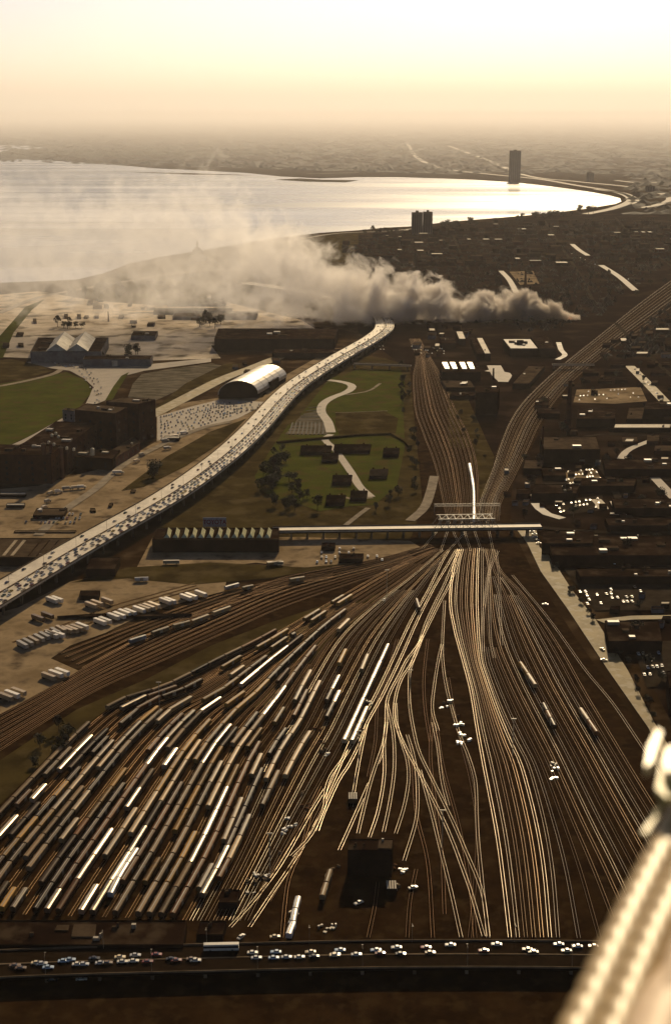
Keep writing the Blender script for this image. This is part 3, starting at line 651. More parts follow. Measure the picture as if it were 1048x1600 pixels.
lot([(50, 800), (130, 803), (125, 822), (35, 822)], 3, 14, 'parked beside the low truck depot above the green striped shed', 'vehicles of the truck depot', .55, .35)
lot([(905, 612), (995, 606), (1000, 626), (900, 630)], 3, 16, 'parked in the lot right of the tall chimney', 'cars in the lots on the right', .4, .55)
lot([(875, 738), (930, 733), (940, 752), (885, 762)], 4, 12, 'parked beside the large flat factory roof', 'cars in the lots on the right', .55, .15)
lot([(865, 790), (935, 778), (940, 797), (865, 806)], 3, 12, 'parked beyond the bright curved yard', 'cars in the lots on the right', .4, .55)
lot([(900, 925), (1010, 915), (1010, 945), (915, 950)], 4, 14, 'parked beside the dusty street in the dark quarter', 'cars in the lots on the right', .32, .55)
lot([(955, 868), (1040, 866), (1040, 885), (955, 888)], 2, 9, 'parked in front of the long dark roof on the right', 'cars in the lots on the right', .25, .55)
lot([(990, 1020), (1030, 1018), (1040, 1060), (1005, 1064)], 4, 5, 'parked at the foot of the dusty street', 'cars in the lots on the right', .45, .55)
lot([(985, 578), (1040, 640), (1048, 636), (995, 576)], 1, 14, 'driving on the side street at the right edge', 'cars in the lots on the right', .7, .55)
lot([(640, 540), (690, 545), (700, 556), (650, 556)], 3, 14, 'parked among the low workshops below the smoke', 'cars near the workshops', .5, .2)
lot([(860, 380), (1000, 440), (990, 448), (880, 395)], 1, 16, 'driving on the far avenue at the upper right', 'cars on the far avenue', .6, .1)
lot([(580, 540), (600, 540), (602, 550), (585, 550)], 2, 4, 'parked at the end of the visible expressway', 'cars near the workshops', .7, .1)
lot([(700, 745), (760, 765), (780, 800), (740, 800)][:4], 1, 3, 'parked beside the tracks', 'cars near the workshops', 0)
lot([(822, 826), (838, 855), (846, 853), (832, 826)], 1, 6, 'parked along the top of the dusty street', 'cars along the dusty street', .9, .3)
for (x, y) in [(940, 1015), (943, 1032), (851, 945), (560, 1412), (195, 1463), (377, 1465), (645, 1388), (430, 1465), (455, 1440), (459, 1428), (600, 938), (970, 1012)]:
    addcar(G(x, y, .95), random.random()*6, 'standing alone near the tracks', 'lone vehicles near the tracks', random.choice(['white', 'cream', 'silver']))
cars.sort(key=lambda c: c[0])
fi = 0
for k, (d, p, a, col, place, group) in enumerate(cars[:300]):
    lab = '%s car %s' % (col, place)
    if k < 70:
        t = empty('car', lab, 'car', p, a, group); link('body', CARBODY[col], t); link('windows', glassme, t)
        for wm in WM: link('wheel', wm, t)
    else:
        o = link('car', CARONE[col], None, p, a); tag(o, lab, 'car', group)
if len(cars) > 300:
    b = MB(); names = list(PAINT)
    for (d, p, a, col, place, group) in cars[300:]:
        mt = Matrix.Translation(p) @ Matrix.Rotation(a, 4, 'Z'); b.add([mt @ Vector(v) for v in bb.v], bb.f, names.index(col)); b.add([mt @ Vector(v) for v in gg.v], gg.f, len(names))
    o = b.build('distant_cars', [PAINT[k] for k in names]+[M['glass']]); tag(o, 'small distant cars on the far expressway, streets and car parks', 'cars', None, 'stuff')
print('cars', len(cars))

# ---------------------------------------------------------------- buses, trucks and trailers
def rounded_box(L, W, z0, z1, c=.25):
    return [(-L/2, -W/2), (L/2, -W/2), (L/2, W/2), (-L/2, W/2)]
def bus(p, a, label, L=12, paint='white', group=None):
    t = empty('bus', label, 'bus', p, a, group); b = MB(); W = 2.5
    b.prism(rounded_box(L, W, 0, 0), .4, 1.5); b.prism(rounded_box(L, W, 0, 0), 2.5, 2.95); b.prism(rounded_box(L-.4, W-.5, 0, 0), 2.953, 3.1); b.build('body', PAINT[paint], t)
    b = MB(); b.prism(rounded_box(L-.1, W-.1, 0, 0), 1.503, 2.497); b.build('windows', M['glass'], t)
    for x in (-L*.32, L*.32):
        for y in (-1.1, 1.1):
            b = MB(); b.box((x, y, 0), (.95, .3, .9)); b.build('wheel', M['rubber'], t)
    return t
p, a = fgp(346, 1484, 0); bus(p, a, 'long white bus in the far lane of the foreground bridge', 15)
for (x, y), lab in [((268, 881), 'white bus standing in the yard in front of the saw-tooth shed'), ((430, 883), 'white topped bus parked on the gravel left of the bridge arches')]:
    bus(G(x, y, 1), .05, lab, 13, 'cream')
def trailer_parts():
    b = MB(); b.box((0, 0, 1.1), (12.2, 2.5, 2.75))
    for k in range(12): b.box((-5.6+k*1.02, 0, 3.853), (.08, 2.4, .03))
    for k in range(11):
        for s in (-1, 1): b.box((-5.1+k*1.02, s*1.262, 1.2), (.07, .02, 2.55))
    u = MB(); u.box((0, 0, .85), (12, .9, .24)); u.box((5.2, 0, .55), (.3, 2.3, .25)); u.box((-6.05, 0, .45), (.1, 2.2, .15))
    wls = []
    for x in (-3.6, -4.9):
        wb = MB()
        for y in (-1, 1): wb.box((x, y, 0), (1.0, .45, .98))
        wb.bar((x, -1, .5), (x, 1, .5), .08); wls.append(wb)
    lg = MB()
    for y in (-.8, .8): lg.box((3.2, y, 0), (.18, .18, .9))
    return b, u, wls, lg
tb, tu, tw, tl = trailer_parts()
TRM = {}
for nm, c in [('white', (.72, .66, .55)), ('cream', (.6, .48, .32)), ('grey', (.3, .27, .22)), ('brown', (.16, .1, .05)), ('tan', (.4, .3, .18))]:
    TRM[nm] = tb.mesh('box_body', glossmat('trailer_'+nm, c, .35, .3, .12, .5))
um = tu.mesh('chassis', M['black']); wmh = [x.mesh('axle', M['rubber']) for x in tw]; lmh = tl.mesh('landing_legs', M['steel'])
def trailer(px, py, vec=(11, 4), col='white', lab='', z=.65):
    A, B = G(px-vec[0], py-vec[1]), G(px+vec[0], py+vec[1]); d = B-A; p = G(px, py+2, z)
    t = empty('semi_trailer', lab, 'trailer', p, math.atan2(d.y, d.x), 'parked semi-trailers'); link('box_body', TRM[col], t); link('chassis', um, t)
    for x in wmh: link('axle', x, t)
    link('landing_legs', lmh, t)
rows = [([(82, 995), (92, 994)], 'in the leftmost pair of the long middle row'), ([(105, 987), (113, 986), (121, 984), (129, 981)], 'in the second group from the left of the long middle row'), ([(157, 974), (165, 972)], 'in the third group of the long middle row'),
        ([(178, 966), (187, 964), (195, 960), (204, 959)], 'in the brightest group of the long middle row'), ([(218, 955), (226, 953), (233, 951), (241, 948)], 'in the fifth group of the long middle row'), ([(259, 942), (266, 941)], 'in the sixth group of the long middle row'),
        ([(291, 936), (299, 934), (314, 930)], 'at the right end of the long middle row'), ([(143, 948), (152, 945), (168, 941)], 'in the short row beside the sidings'), ([(82, 940), (90, 939)], 'in the pair just below the expressway'),
        ([(60, 968), (75, 964)], 'in the brown pair left of the short row'), ([(77, 1060), (88, 1056), (98, 1053)], 'in the trio at the lower edge of the yard'), ([(10, 1092), (20, 1088), (30, 1084)], 'at the bottom left corner of the yard')]
cid = 0
for pts, ph in rows:
    for i, (x, y) in enumerate(pts):
        c = {'in the brightest group of the long middle row': 'white', 'in the brown pair left of the short row': 'brown'}.get(ph) or random.choice(['white', 'cream', 'white', 'tan'])
        trailer(x, y, (11, 4), c, '%s semi-trailer, %s %s' % (c, ORD[i], ph))
for i in range(8): trailer(36+i*8.6, 1010-i*3.4, (13, 7), random.choice(['grey', 'tan', 'grey']), '%s from the left in the tightly packed block of dull trailers' % ORD[i])
def truckat(x, y, a, lab, col='white', L=9, group=None):
    t = empty('truck', lab, 'truck', G(x, y, 1.1), a, group)
    b = MB(); b.box((-1, 0, .9), (L-2.6, 2.4, 2.4)); b.build('box_body', TRM[col].materials[0], t)
    b = MB(); b.prism([(L/2-2.3, -1.1), (L/2-.5, -1.1), (L/2-.5, 1.1), (L/2-2.3, 1.1)], .5, 2.3); b.box((L/2-.2, 0, .5), (.6, 2.0, .9)); b.build('cab', PAINT['cream'], t)
    b = MB(); b.box((L/2-.49, 0, 1.5), (.06, 1.8, .6)); b.build('windscreen', M['glass'], t)
    for x_ in (-L*.3, L*.32):
        for y_ in (-1, 1):
            b = MB(); b.box((x_, y_, 0), (.95, .3, .95)); b.build('wheel', M['rubber'], t)
for i, (x, y, a, L) in enumerate([(80, 772, 1.2, 8), (92, 770, .5, 8), (105, 765, .3, 10), (118, 764, .3, 8), (128, 763, .2, 9), (75, 785, 1.0, 8), (70, 795, 1.2, 8), (64, 800, 1.3, 8), (258, 690, .5, 10), (273, 684, .4, 12), (288, 678, .4, 10), (222, 712, .9, 8), (214, 722, .9, 8), (185, 740, .1, 12), (262, 702, .5, 9)]):
    truckat(x, y, a, '%s truck %s' % (['cream', 'white', 'grey'][i % 3], ['parked nearest the warehouse towers', 'second along the curved line of trucks', 'third along the curved line of trucks', 'fourth along the curved line of trucks', 'at the right end of the curved line of trucks', 'at the bend of the truck line above the depot', 'just above the depot, upper one', 'just above the depot, lower one', 'left of the small white shed row', 'middle of the three trucks below the car park', 'rightmost of the three trucks below the car park', 'beside the tree below the tall warehouse', 'beside the brick annex corner', 'dark and long beside the brick annex', 'on the dirt lane under the three parked trucks'][i]), ['cream', 'white', 'grey'][i % 3], L, 'trucks parked in the gravel yards')

# ---------------------------------------------------------------- railway carriages
def carriage_meshes(L, style):
    W = 2.7; zt = 3.7 if style != 'flat' else 1.4
    b = MB()
    rz_ = .75 if style == 'coach' else .55
    prof = [(-W/2, 1.05), (W/2, 1.05)]+[(W/2*math.cos(math.pi*k/12), zt-rz_+rz_*math.sin(math.pi*k/12)) for k in range(13)]
    n = len(prof); vs = [(x, y, z) for x in (-L/2, L/2) for (y, z) in prof]
    b.add(vs, [(i, (i+1) % n, (i+1) % n+n, i+n) for i in range(n)]+[tuple(range(n-1, -1, -1)), tuple(range(n, 2*n))])
    w_ = MB()
    if style == 'coach':
        w_.box((0, 0, 2.0), (L-3, W+.05, .7))
    else:
        w_.box((0, 0, zt+.01), (L-.6, .5, .07))
        for s in (-1, 1): w_.box((0, s*(W/2+.02), 1.15), (2.6, .05, 2.4))
    bo = []
    for x in (-L/2+2.6, L/2-2.6):
        m_ = MB(); m_.box((x, 0, .55), (2.4, 1.9, .4))
        for dx in (-.8, .8):
            for y in (-.72, .72):
                vs = [(x+dx+.42*math.cos(q*math.pi/4), y+e, .42+.42*math.sin(q*math.pi/4)) for e in (-.06, .06) for q in range(8)]
                m_.add(vs, [(q, (q+1) % 8, (q+1) % 8+8, q+8) for q in range(8)]+[tuple(range(7, -1, -1)), tuple(range(8, 16))])
        bo.append(m_)
    e = MB(); e.box((0, 0, .8), (L+.8, .5, .25)); e.box((0, 0, .65), (L*.4, 2.2, .35))
    return b, w_, bo, e
RC = {}
for nm, c, r, me_ in [('silver', (.55, .44, .29), .34, .7), ('cream', (.32, .2, .08), .45, .0), ('dull grey', (.17, .11, .055), .45, 0), ('brown', (.12, .052, .018), .45, 0), ('dark', (.035, .02, .01), .42, 0), ('ochre', (.3, .16, .035), .4, 0), ('white', (.75, .72, .66), .4, .2)]:
    RC[nm] = glossmat('carriage_'+nm.replace(' ', '_'), c, r, me_, .35, .25, {'silver': .4, 'white': .4, 'cream': .15}.get(nm, .03))
CM = {}
def cmesh(L, style, col):
    k = (L, style)
    if k not in CM:
        b, w_, bo, e = carriage_meshes(L, style)
        CM[k] = (b, w_.mesh('windows' if style == 'coach' else 'roof_walk', M['glass'] if style == 'coach' else M['steel']), [x.mesh('bogie', M['black']) for x in bo], e.mesh('underframe', M['black']))
    kk = (L, style, col)
    if kk not in CM: CM[kk] = CM[k][0].mesh('body', RC[col])
    return CM[kk], CM[k][1], CM[k][2], CM[k][3]
ncar = [0]
def carriage(p, a, L, style, col, label, group):
    me, wme, bme, eme = cmesh(L, style, col); z = .78
    cat = 'passenger coach' if style == 'coach' else 'boxcar'
    t = empty('passenger_coach' if style == 'coach' else 'boxcar', label, cat, (p.x, p.y, z), a, group); ncar[0] += 1
    link('body', me, t); link('underframe', eme, t); link('windows' if style == 'coach' else 'roof_walk', wme, t)
    for x in bme: link('bogie', x, t)
def string(P, s0, s1, lens, cols, style, lab, group, gap=.0, fill=1.0, order='lower'):
    """a row of carriages along the track curve P between arc lengths measured from its lower (near) end"""
    if not P: return
    C = P[::-1]; L = [0]
    for i in range(1, len(C)): L.append(L[-1]+(C[i]-C[i-1]).length)
    s = s0; k = 0; run = None
    while True:
        ln = random.choice(lens)
        if s+ln > min(s1, L[-1]-2): break
        p, _ = at(s+ln/2, 0, C, L); q0, _ = at(s+2.6, 0, C, L); q1, _ = at(s+ln-2.6, 0, C, L); d = q1-q0
        x, y = PX(p); k += 1
        if random.random() < fill and -25 < x < 1070 and ncar[0] < 298:
            if run is None or random.random() < .4: run = random.choice(cols)
            carriage(p, math.atan2(d.y, d.x), ln, style, run, lab(k, run), group)
        s += ln+.9
# left yard: bottom ends line up near y 1425 of the photograph
bright = ['silver', 'cream', 'silver', 'silver', 'dark', 'ochre', 'dull grey', 'dull grey', 'brown', 'dull grey', 'dark', 'cream', 'brown', 'dull grey']
for i, P in enumerate(LY):
    if P is None: continue
    C = P[::-1]; L = [0]; start = 0
    for k in range(1, len(C)):
        L.append(L[-1]+(C[k]-C[k-1]).length)
        if PX(C[k])[1] > 1424 and PX(C[k])[0] > -30: start = L[-1]
    if i % 6 == 4: cols = ['brown', 'dark', 'ochre']
    else: cols = bright
    end = {0: .6, 1: .55, 2: .6, 3: .62, 4: .85, 5: .6, 6: .55, 7: .7, 8: .8, 9: .5, 10: .75}.get(i, random.uniform(.55, .78))*L[-1]
    fl = .86 if i % 5 != 3 else .4
    ln = [17, 22] if i < 12 else [22, 26]
    st = 'box' if i % 3 else 'coach'
    string(P, start, end, ln, cols, st, lambda k, c, i=i: '%s roofed %s, %s from the near end of the %s parked row' % (c, 'boxcar' if i % 3 else 'coach', ORD[min(k-1, 25)], ORD[i]), 'carriages parked in the left yard', fill=fl)
for i, P in enumerate(LM):
    if P is None: continue
    C = P[::-1]; L = [0]
    for k in range(1, len(C)): L.append(L[-1]+(C[k]-C[k-1]).length)
    a0, a1 = [(.03, .5), (.02, .62), (.16, .3), (.3, .62), (.38, .5), (0, 0), (.42, .55), (0, 0)][i]
    if a1: string(P, a0*L[-1], a1*L[-1], [17, 22], ['silver', 'dull grey', 'dark', 'brown', 'cream'], 'box', lambda k, c, i=i: '%s boxcar, %s up in the %s row left of the bright coach string' % (c, ORD[k-1], ORD[i]), 'boxcars in the middle yard', fill=.72)
# the two bright strings of stainless coaches
for j, (pa, pb, cnt) in enumerate([((537, 1156), (606, 1006), 5), ((549, 1157), (573, 1104), 2)]):
    A, B = G(*pa, 4), G(*pb, 4); A.z = B.z = 0; d = (B-A); L = d.length; d.normalize(); ln = L/cnt-.9
    for k in range(cnt):
        c = A+d*(k+.5)*(ln+.9); carriage(c, math.atan2(d.y, d.x), round(ln, 1), 'coach', 'silver', 'bright stainless coach, %s from the near end of the %s bright string' % (ORD[k], ['long', 'short'][j]), 'bright stainless coaches in the middle of the yard')
# white train north of the bridge, three silvery wagons by the rooftop, odd wagons on the right
def freerow(pts, cnt, L, style, col, lab, group):
    C = cr([Vector((*G(*p, 4).xy, 0)) for p in pts], n=40); LL = [0]
    for i in range(1, 40): LL.append(LL[-1]+(C[i]-C[i-1]).length)
    for k in range(cnt):
        p, a = at(LL[-1]*(k+.5)/cnt, 0, C, LL); carriage(p, a, round(LL[-1]/cnt-.9, 1), style, col[k % len(col)], lab % ORD[k], group)
freerow([(740, 812), (740, 790), (739, 760), (733, 724)], 7, 22, 'coach', ['white'], 'white roofed coach, %s from the bridge in the train beyond the truss bridge', 'coaches of the white train')
freerow([(172, 1396), (190, 1362), (214, 1325)], 3, 17, 'box', ['white'], '%s from the near end of three pale blue-white wagons near the rooftop', 'three pale wagons')
freerow([(202, 1000), (228, 992)], 1, 15, 'box', ['white'], '%s and brightest white boxcar on the siding below the trailer rows', 'boxcars on the trailer yard siding')
for k, (x0_, y0_, x1_, y1_) in enumerate([(237, 988, 264, 979), (270, 977, 297, 970), (299, 970, 326, 960), (332, 957, 360, 947)]):
    freerow([(x0_, y0_), (x1_, y1_)], 1, 15, 'box', ['cream'], ['cream boxcar right of the brightest one on the trailer yard siding', 'cream boxcar in the middle of the trailer yard siding', 'cream boxcar left of the last one on the trailer yard siding', 'cream boxcar at the right end of the trailer yard siding'][k]+'%.0s', 'boxcars on the trailer yard siding')
freerow([(836, 1070), (812, 1034)], 2, 15, 'box', ['cream', 'ochre'], 'rusty cream boxcar, %s of the pair among the slanting right tracks', 'lone boxcars among the right tracks')
freerow([(866, 1134), (848, 1098)], 3, 12, 'box', ['dark', 'brown'], 'dark boxcar, %s below the rusty pair among the right tracks', 'lone boxcars among the right tracks')
freerow([(932, 1144), (906, 1106)], 2, 15, 'box', ['brown', 'cream'], 'boxcar, %s of the pair nearest the dusty street', 'lone boxcars among the right tracks')
freerow([(564, 1046), (574, 1022)], 1, 15, 'box', ['cream'], 'cream boxcar alone just left of the bright coach string, %s one', 'lone boxcars in the middle yard')
freerow([(529, 1036), (540, 1014)], 1, 15, 'box', ['ochre'], 'ochre boxcar alone further left of the bright coach string, %s one', 'lone boxcars in the middle yard')
freerow([(650, 935), (655, 950)], 1, 12, 'box', ['brown'], 'small brown boxcar near the throat left of the lead tracks, %s one', 'lone boxcars in the middle yard')
freerow([(450, 1460), (456, 1445), (460, 1425), (466, 1400)], 3, 13, 'box', ['white'], '%s from the near end of three short white wagons by the foreground bridge', 'three short white wagons')
freerow([(503, 1400), (516, 1358)], 2, 15, 'box', ['dull grey'], 'dull grey wagon, %s of the pair left of the engine house', 'wagons left of the engine house')
freerow([(210, 903), (233, 902)], 1, 15, 'box', ['white'], 'white boxcar standing alone on the grass under the expressway, %s one', 'boxcars along the main line')
for k, (xa, ya, xb, yb) in enumerate([(351, 917, 373, 911), (378, 918, 396, 914), (452, 905, 476, 901), (417, 880, 441, 876)]):
    freerow([(xa, ya), (xb, yb)], 1, 14, 'box', ['cream' if k else 'white'], ['white boxcar at the left of the scattered wagons below the gravel lot', 'cream boxcar next to the white one below the gravel lot', 'cream boxcar at the right of the scattered wagons', 'cream boxcar nearest the saw-tooth shed'][k]+'%.0s', 'boxcars along the main line')
freerow([(455, 992), (461, 988)], 1, 10, 'box', ['dark'], 'dark short wagon with lit end on the grassy strip, %s one', 'boxcars along the main line')
print('carriages', ncar[0])
# ---------------------------------------------------------------- buildings
def building(name, label, cat, quad, h, wall, roof, units=0, group=None, rim=None, z0=0, seed=None, parapet=.5):
    """quad: four ground xy points (front left, front right, back right, back left)"""
    o = Vector((sum(q[0] for q in quad)/4, sum(q[1] for q in quad)/4, z0))
    Q = [(q[0]-o.x, q[1]-o.y) for q in quad]
    t = empty(name, label, cat, o, 0, group)
    b = MB(); b.prism(Q, 0, h); b.build('wall', M[wall], t)
    b = MB(); k = 1.0
    b.prism([(x*1.002, y*1.002) for x, y in Q], h+.003, h+.25)
    ins = [(x*.985, y*.985) for x, y in Q]
    for i in range(4):
        a, c, d, e = Q[i], Q[(i+1) % 4], ins[(i+1) % 4], ins[i]
        b.prism([a, c, d, e], h+.253, h+.25+parapet, 1)
    b.build('roof', [M[roof], M[rim or wall]], t)
    rnd = random.Random(seed if seed is not None else int(abs(o.x*7+o.y*13)))
    u, v = Vector(Q[1])-Vector(Q[0]), Vector(Q[3])-Vector(Q[0])
    for i in range(units):
        c = Vector(Q[0])+u*rnd.uniform(.12, .88)+v*rnd.uniform(.15, .85)
        s = min(u.length, v.length)*rnd.uniform(.05, .13)
        b = MB(); b.box((c.x, c.y, h+.255), (s*rnd.uniform(1, 2.2), s, rnd.uniform(1, 2.6)), (u.x, u.y))
        if i % 3 == 0: b.cone((c.x+s, c.y+s, h+.255), .6, .5, 2.2, 8)
        b.build('roof_unit', M['steel' if i % 2 else 'roofgrey'], t)
    return t, Q
def add_windows(t, Q, h, faces=(0, 1), rows=3, pitch=9, w=2.2, hh=2.6):
    n = 0
    for f in faces:
        a, c = Vector(Q[f]), Vector(Q[(f+1) % 4]); d = c-a; L = d.length; d.normalize(); k = max(2, int(L/pitch)); 
        me = MB(); me.box((0, 0, 0), (w, .3, hh)); me = me.mesh('window', M['glass'])
        for r_ in range(rows):
            z = 3+r_*(h-6)/max(1, rows); 
            for i in range(k):
                if n >= 90: return
                p = a+d*L*(i+.5)/k; o = link('window', me, t, (p.x, p.y, z), math.atan2(d.y, d.x)); n += 1
def box3(name, label, Lt, Ft, Rt, base, wall, roof, units=3, **k):
    z = hz(Ft[0], base, Ft[1]); L, F_, R_ = G(*Lt, z), G(*Ft, z), G(*Rt, z); B_ = L+R_-F_
    return building(name, label, k.pop('cat', 'building'), [L[:2], F_[:2], R_[:2], B_[:2]], z, wall, roof, units, **k)
def fb_(name, label, x0, x1, yb, yt, yk, skew=0, wall='wall', roof='roof', units=2, skew2=None, **k):
    xm = (x0+x1)/2; z = hz(xm, yb, yt); s2 = skew if skew2 is None else skew2
    return building(name, label, k.pop('cat', 'building'), [G(x0, yt, z)[:2], G(x1, yt, z)[:2], G(x1+s2, yk, z)[:2], G(x0+skew, yk, z)[:2]], z, wall, roof, units, **k)+(z,)
# brown warehouse complex at the left
t, Q = box3('warehouse', 'tallest brown brick block of the warehouse complex, flat pale roof, beside the crowded car park', (166, 628), (217, 632), (243, 625), 692, 'brick', 'roofgrey', 3)
t, Q = box3('warehouse', 'second tallest brown block joined to the left of the tallest one', (117, 641), (181, 647), (199, 637), 706, 'brick', 'roofgrey', 4)
t, Q = box3('warehouse', 'long lower brown wing with a ribbed roof beside the lawn path', (36, 694), (104, 697), (152, 662), 742, 'brick', 'roof', 6)
t, Q = box3('warehouse', 'nearest dark brown block of the warehouse complex at the left edge', (-40, 710), (80, 712), (97, 697), 757, 'brick', 'roof', 5)
t, Q = box3('warehouse', 'low dark annex between the brown towers and the brick annex', (110, 714), (176, 718), (188, 704), 736, 'wall', 'roof', 4)
t, Q = box3('warehouse', 'low red brick annex with a long sunlit side, below the tallest block', (172, 706), (181, 716), (219, 692), 731, 'brick2', 'roofgrey', 3)
t, Q = box3('warehouse', 'small grey block at the back of the warehouse wing beside the lawn', (98, 641), (116, 643), (120, 640), 660, 'wallgrey', 'roofgrey', 1)
for o_ in [o_ for o_ in COL.objects if o_.type == 'EMPTY' and o_.name.startswith('warehouse')]:
    w_ = [c for c in o_.children if c.name.startswith('wall')][0]; vs_ = [v.co for v in w_.data.vertices]
    add_windows(o_, [(v.x, v.y) for v in vs_[:4]], vs_[4].z, (0, 1, 2, 3), 2 if vs_[4].z < 14 else 4, 12)
for i, (x, yb, yt, w_, lb) in enumerate([(72, 755, 694, 8, 'leftmost round brown silo in front of the warehouse wing'), (83, 752, 694, 6, 'middle round brown silo in front of the warehouse wing'), (98, 748, 700, 7, 'rightmost round brown silo in front of the warehouse wing')]):
    h = hz(x, yb, yt); p = G(x, yb); r = w_/2*.62; t = empty('silo', lb, 'silo', p, 0, 'silos of the warehouse')
    b = MB(); b.cone((0, 0, 0), r, r, h, 16); b.build('shaft', M['brick2'], t, smooth=False)
    b = MB(); b.cone((0, 0, h+.002), r*1.15, r*1.1, .8, 16); b.cone((0, 0, h+.81), r*.7, .2, 1.5, 12); b.build('cap', M['conc'], t)
def tank(x, y, z, r, h, lb):
    t = empty('tank', lb, 'tank', G(x, y, z), 0, 'tanks on the warehouse'); b = MB(); b.cone((0, 0, .6), r, r, h, 14); b.cone((0, 0, .603+h), r, r*.3, r*.5, 14); b.build('shell', PAINT['cream'], t)
    b = MB()
    for k in range(4): b.bar((r*.7*math.cos(k*1.57), r*.7*math.sin(k*1.57), -.2), (r*.7*math.cos(k*1.57), r*.7*math.sin(k*1.57), .7), .12)
    b.build('stand', M['steel'], t)
zt = hz(90, 745, 697)
for i, (x, y) in enumerate([(77, 694), (82, 683), (88, 680), (92, 685), (105, 703), (116, 705), (85, 697)]):  # cream tanks put in as the bright glints on the tower tops
    tank(x, y, zt*.95, 1.4, 2.2, '%s small tank added as a bright glint on the warehouse complex, counted from the silos' % ORD[i])
tank(145, 712, hz(145, 736, 716), 2.2, 6.5, 'tall white cylindrical tank on the low dark annex')
# striped green shed
t, Q, z = fb_('shed', 'low shed with a brown ribbed roof and two pale green stripes at the left edge', -45, 92, 886, 872, 842, 34, 'wall', 'roofgrey', 0, skew2=34)
o = Vector(t.location)
for k, x in enumerate((6, 19, 45, 58, 72)):
    A, B_ = G(x, 869, z), G(x+20, 845, z); b = MB(); d = B_-A; c = (A+B_)/2-o
    b.box((c.x, c.y, z+.26), (d.length, 2.6 if k < 2 else 1.0, .35), (d.x, d.y)); b.build('skylight_strip' if k < 2 else 'roof_rib', M['roofpeach'] if k < 2 else M['roof'], t)
# truck depot
fb_('depot', 'low truck depot with a flat brown roof among the parked lorries', 52, 100, 812, 806, 795, 6, 'wall', 'roofgrey', 2)
for i, (x0, x1, y, lb) in enumerate([(0, 40, 778, 'long white roofed shed at the left edge below the warehouses'), (10, 38, 795, 'shorter white roofed shed just below the long one'), (256, 280, 690, 'small white shed beside the crowded car park')]):
    fb_('shed', lb, x0, x1, y, y-5, y-8, 2, 'wall', 'roofwhite', 0)
fb_('shed', 'pale flat roofed wall-like shed along the bottom of the truck depot', 22, 118, 834, 832.5, 830, 2, 'wall', 'conc', 0)
# arched hall
def vault(name, label, A, B_, dv, hw, rise, wallm, roofm):
    u = B_-A; L = u.length; u.normalize(); t = empty(name, label, 'hall', A); n = 14; D = dv
    prof = [(0, 0), (L, 0)]+[(L/2+L/2*math.cos(math.pi*k/n), hw+rise*math.sin(math.pi*k/n)) for k in range(n+1)]
    def P(s, z, q): v = u*s+D*q; return (v.x, v.y, z)
    vs = [P(s, z, 0) for s, z in prof]+[P(s, z, 1) for s, z in prof]; m_ = len(prof)
    b = MB(); b.add(vs, [tuple(range(m_)), tuple(range(2*m_-1, m_-1, -1)), (0, m_, m_+1, 1), (1, m_+1, m_+2, 2), (m_-1, 2*m_-1, m_, 0)]); b.build('wall', M[wallm], t)
    b = MB(); vs = []; 
    for q in (-.02, 1.02):
        for k in range(n+1): vs.append(P(L/2+(L/2+.6)*math.cos(math.pi*k/n), hw+(rise+.6)*math.sin(math.pi*k/n), q))
    for q in (-.02, 1.02):
        for k in range(n+1): vs.append(P(L/2+(L/2+.05)*math.cos(math.pi*k/n), hw+(rise+.05)*math.sin(math.pi*k/n), q))
    k_ = n+1; fs = []
    for k in range(n): fs += [(k+1, k, k_+k, k_+k+1), (2*k_+k, 2*k_+k+1, 3*k_+k+1, 3*k_+k), (k, k+1, 2*k_+k+1, 2*k_+k), (k_+k+1, k_+k, 3*k_+k, 3*k_+k+1)]
    b.add(vs, fs); b.build('vaulted_roof', M[roofm], t); 
    for q in (.2, .4, .6, .8):
        b = MB(); vs = []
        for e in (-.006, .006):
            for k in range(n+1): vs.append(P(L/2+(L/2+.9)*math.cos(math.pi*k/n), hw+(rise+.9)*math.sin(math.pi*k/n), q+e))
        b.add(vs, [(k+1, k, k_+k, k_+k+1) for k in range(n)]); b.build('roof_rib', M['steel'], t)
    return t
M['vault'] = glossmat('vault_sheet', (.62, .56, .44), .42, .5, .12, .08)
A, B_ = G(342, 624), G(404, 622); vault('arched_hall', 'hall with a shining cream barrel vault roof left of the expressway', A, B_, (G(398, 598)-G(352, 624)), 6, 17, 'wall', 'vault')
fb_('hall_wing', 'flat dark wing attached to the right side of the arched hall', 403, 424, 612, 598, 590, 12, 'wall', 'roof', 2, cat='building')
# twin folded roof hall
t, Q, z = fb_('exhibition_hall', 'grey blue hall with two pale folded gable roofs at the left, below the pale grounds', 48, 158, 567, 550, 528, 12, 'wallgrey', 'roof', 3)
o = Vector(t.location)
for x in (72, 104):
    pts = [G(x, 549, z), G(x+34, 549, z), G(x+46, 529, z), G(x+14, 529, z)]; pts = [p-o for p in pts]; r1 = (pts[0]+pts[1])/2; r2 = (pts[2]+pts[3])/2; hh = 11
    vs = [(p.x, p.y, z+.3) for p in pts]+[(r1.x, r1.y, z+hh), (r2.x, r2.y, z+hh)]
    b = MB(); b.add(vs, [(0, 4, 5, 3), (1, 2, 5, 4), (0, 1, 4), (2, 3, 5), (3, 2, 1, 0)]); b.build('gable_roof', M['roofwhite'], t)
t, Q, z = fb_('pavilion', 'long low grey wall and pavilion with one white panel above the forecourt', 130, 236, 573, 562, 556, 3, 'wallgrey', 'roof', 2)
b = MB(); p = G(180, 573)-Vector(t.location); b.box((p.x, p.y-1.2, 0), (8, .6, 9)); b.build('white_panel', M['roofwhite'], t)
fb_('grandstand', 'very long dark grandstand roof behind the arched hall, half hidden by smoke', 335, 522, 548, 530, 514, 6, 'wall', 'roof', 4)
fb_('shed', 'long dark low shed between the grandstand and the expressway', 425, 560, 560, 552, 546, 4, 'wall', 'roof', 3)
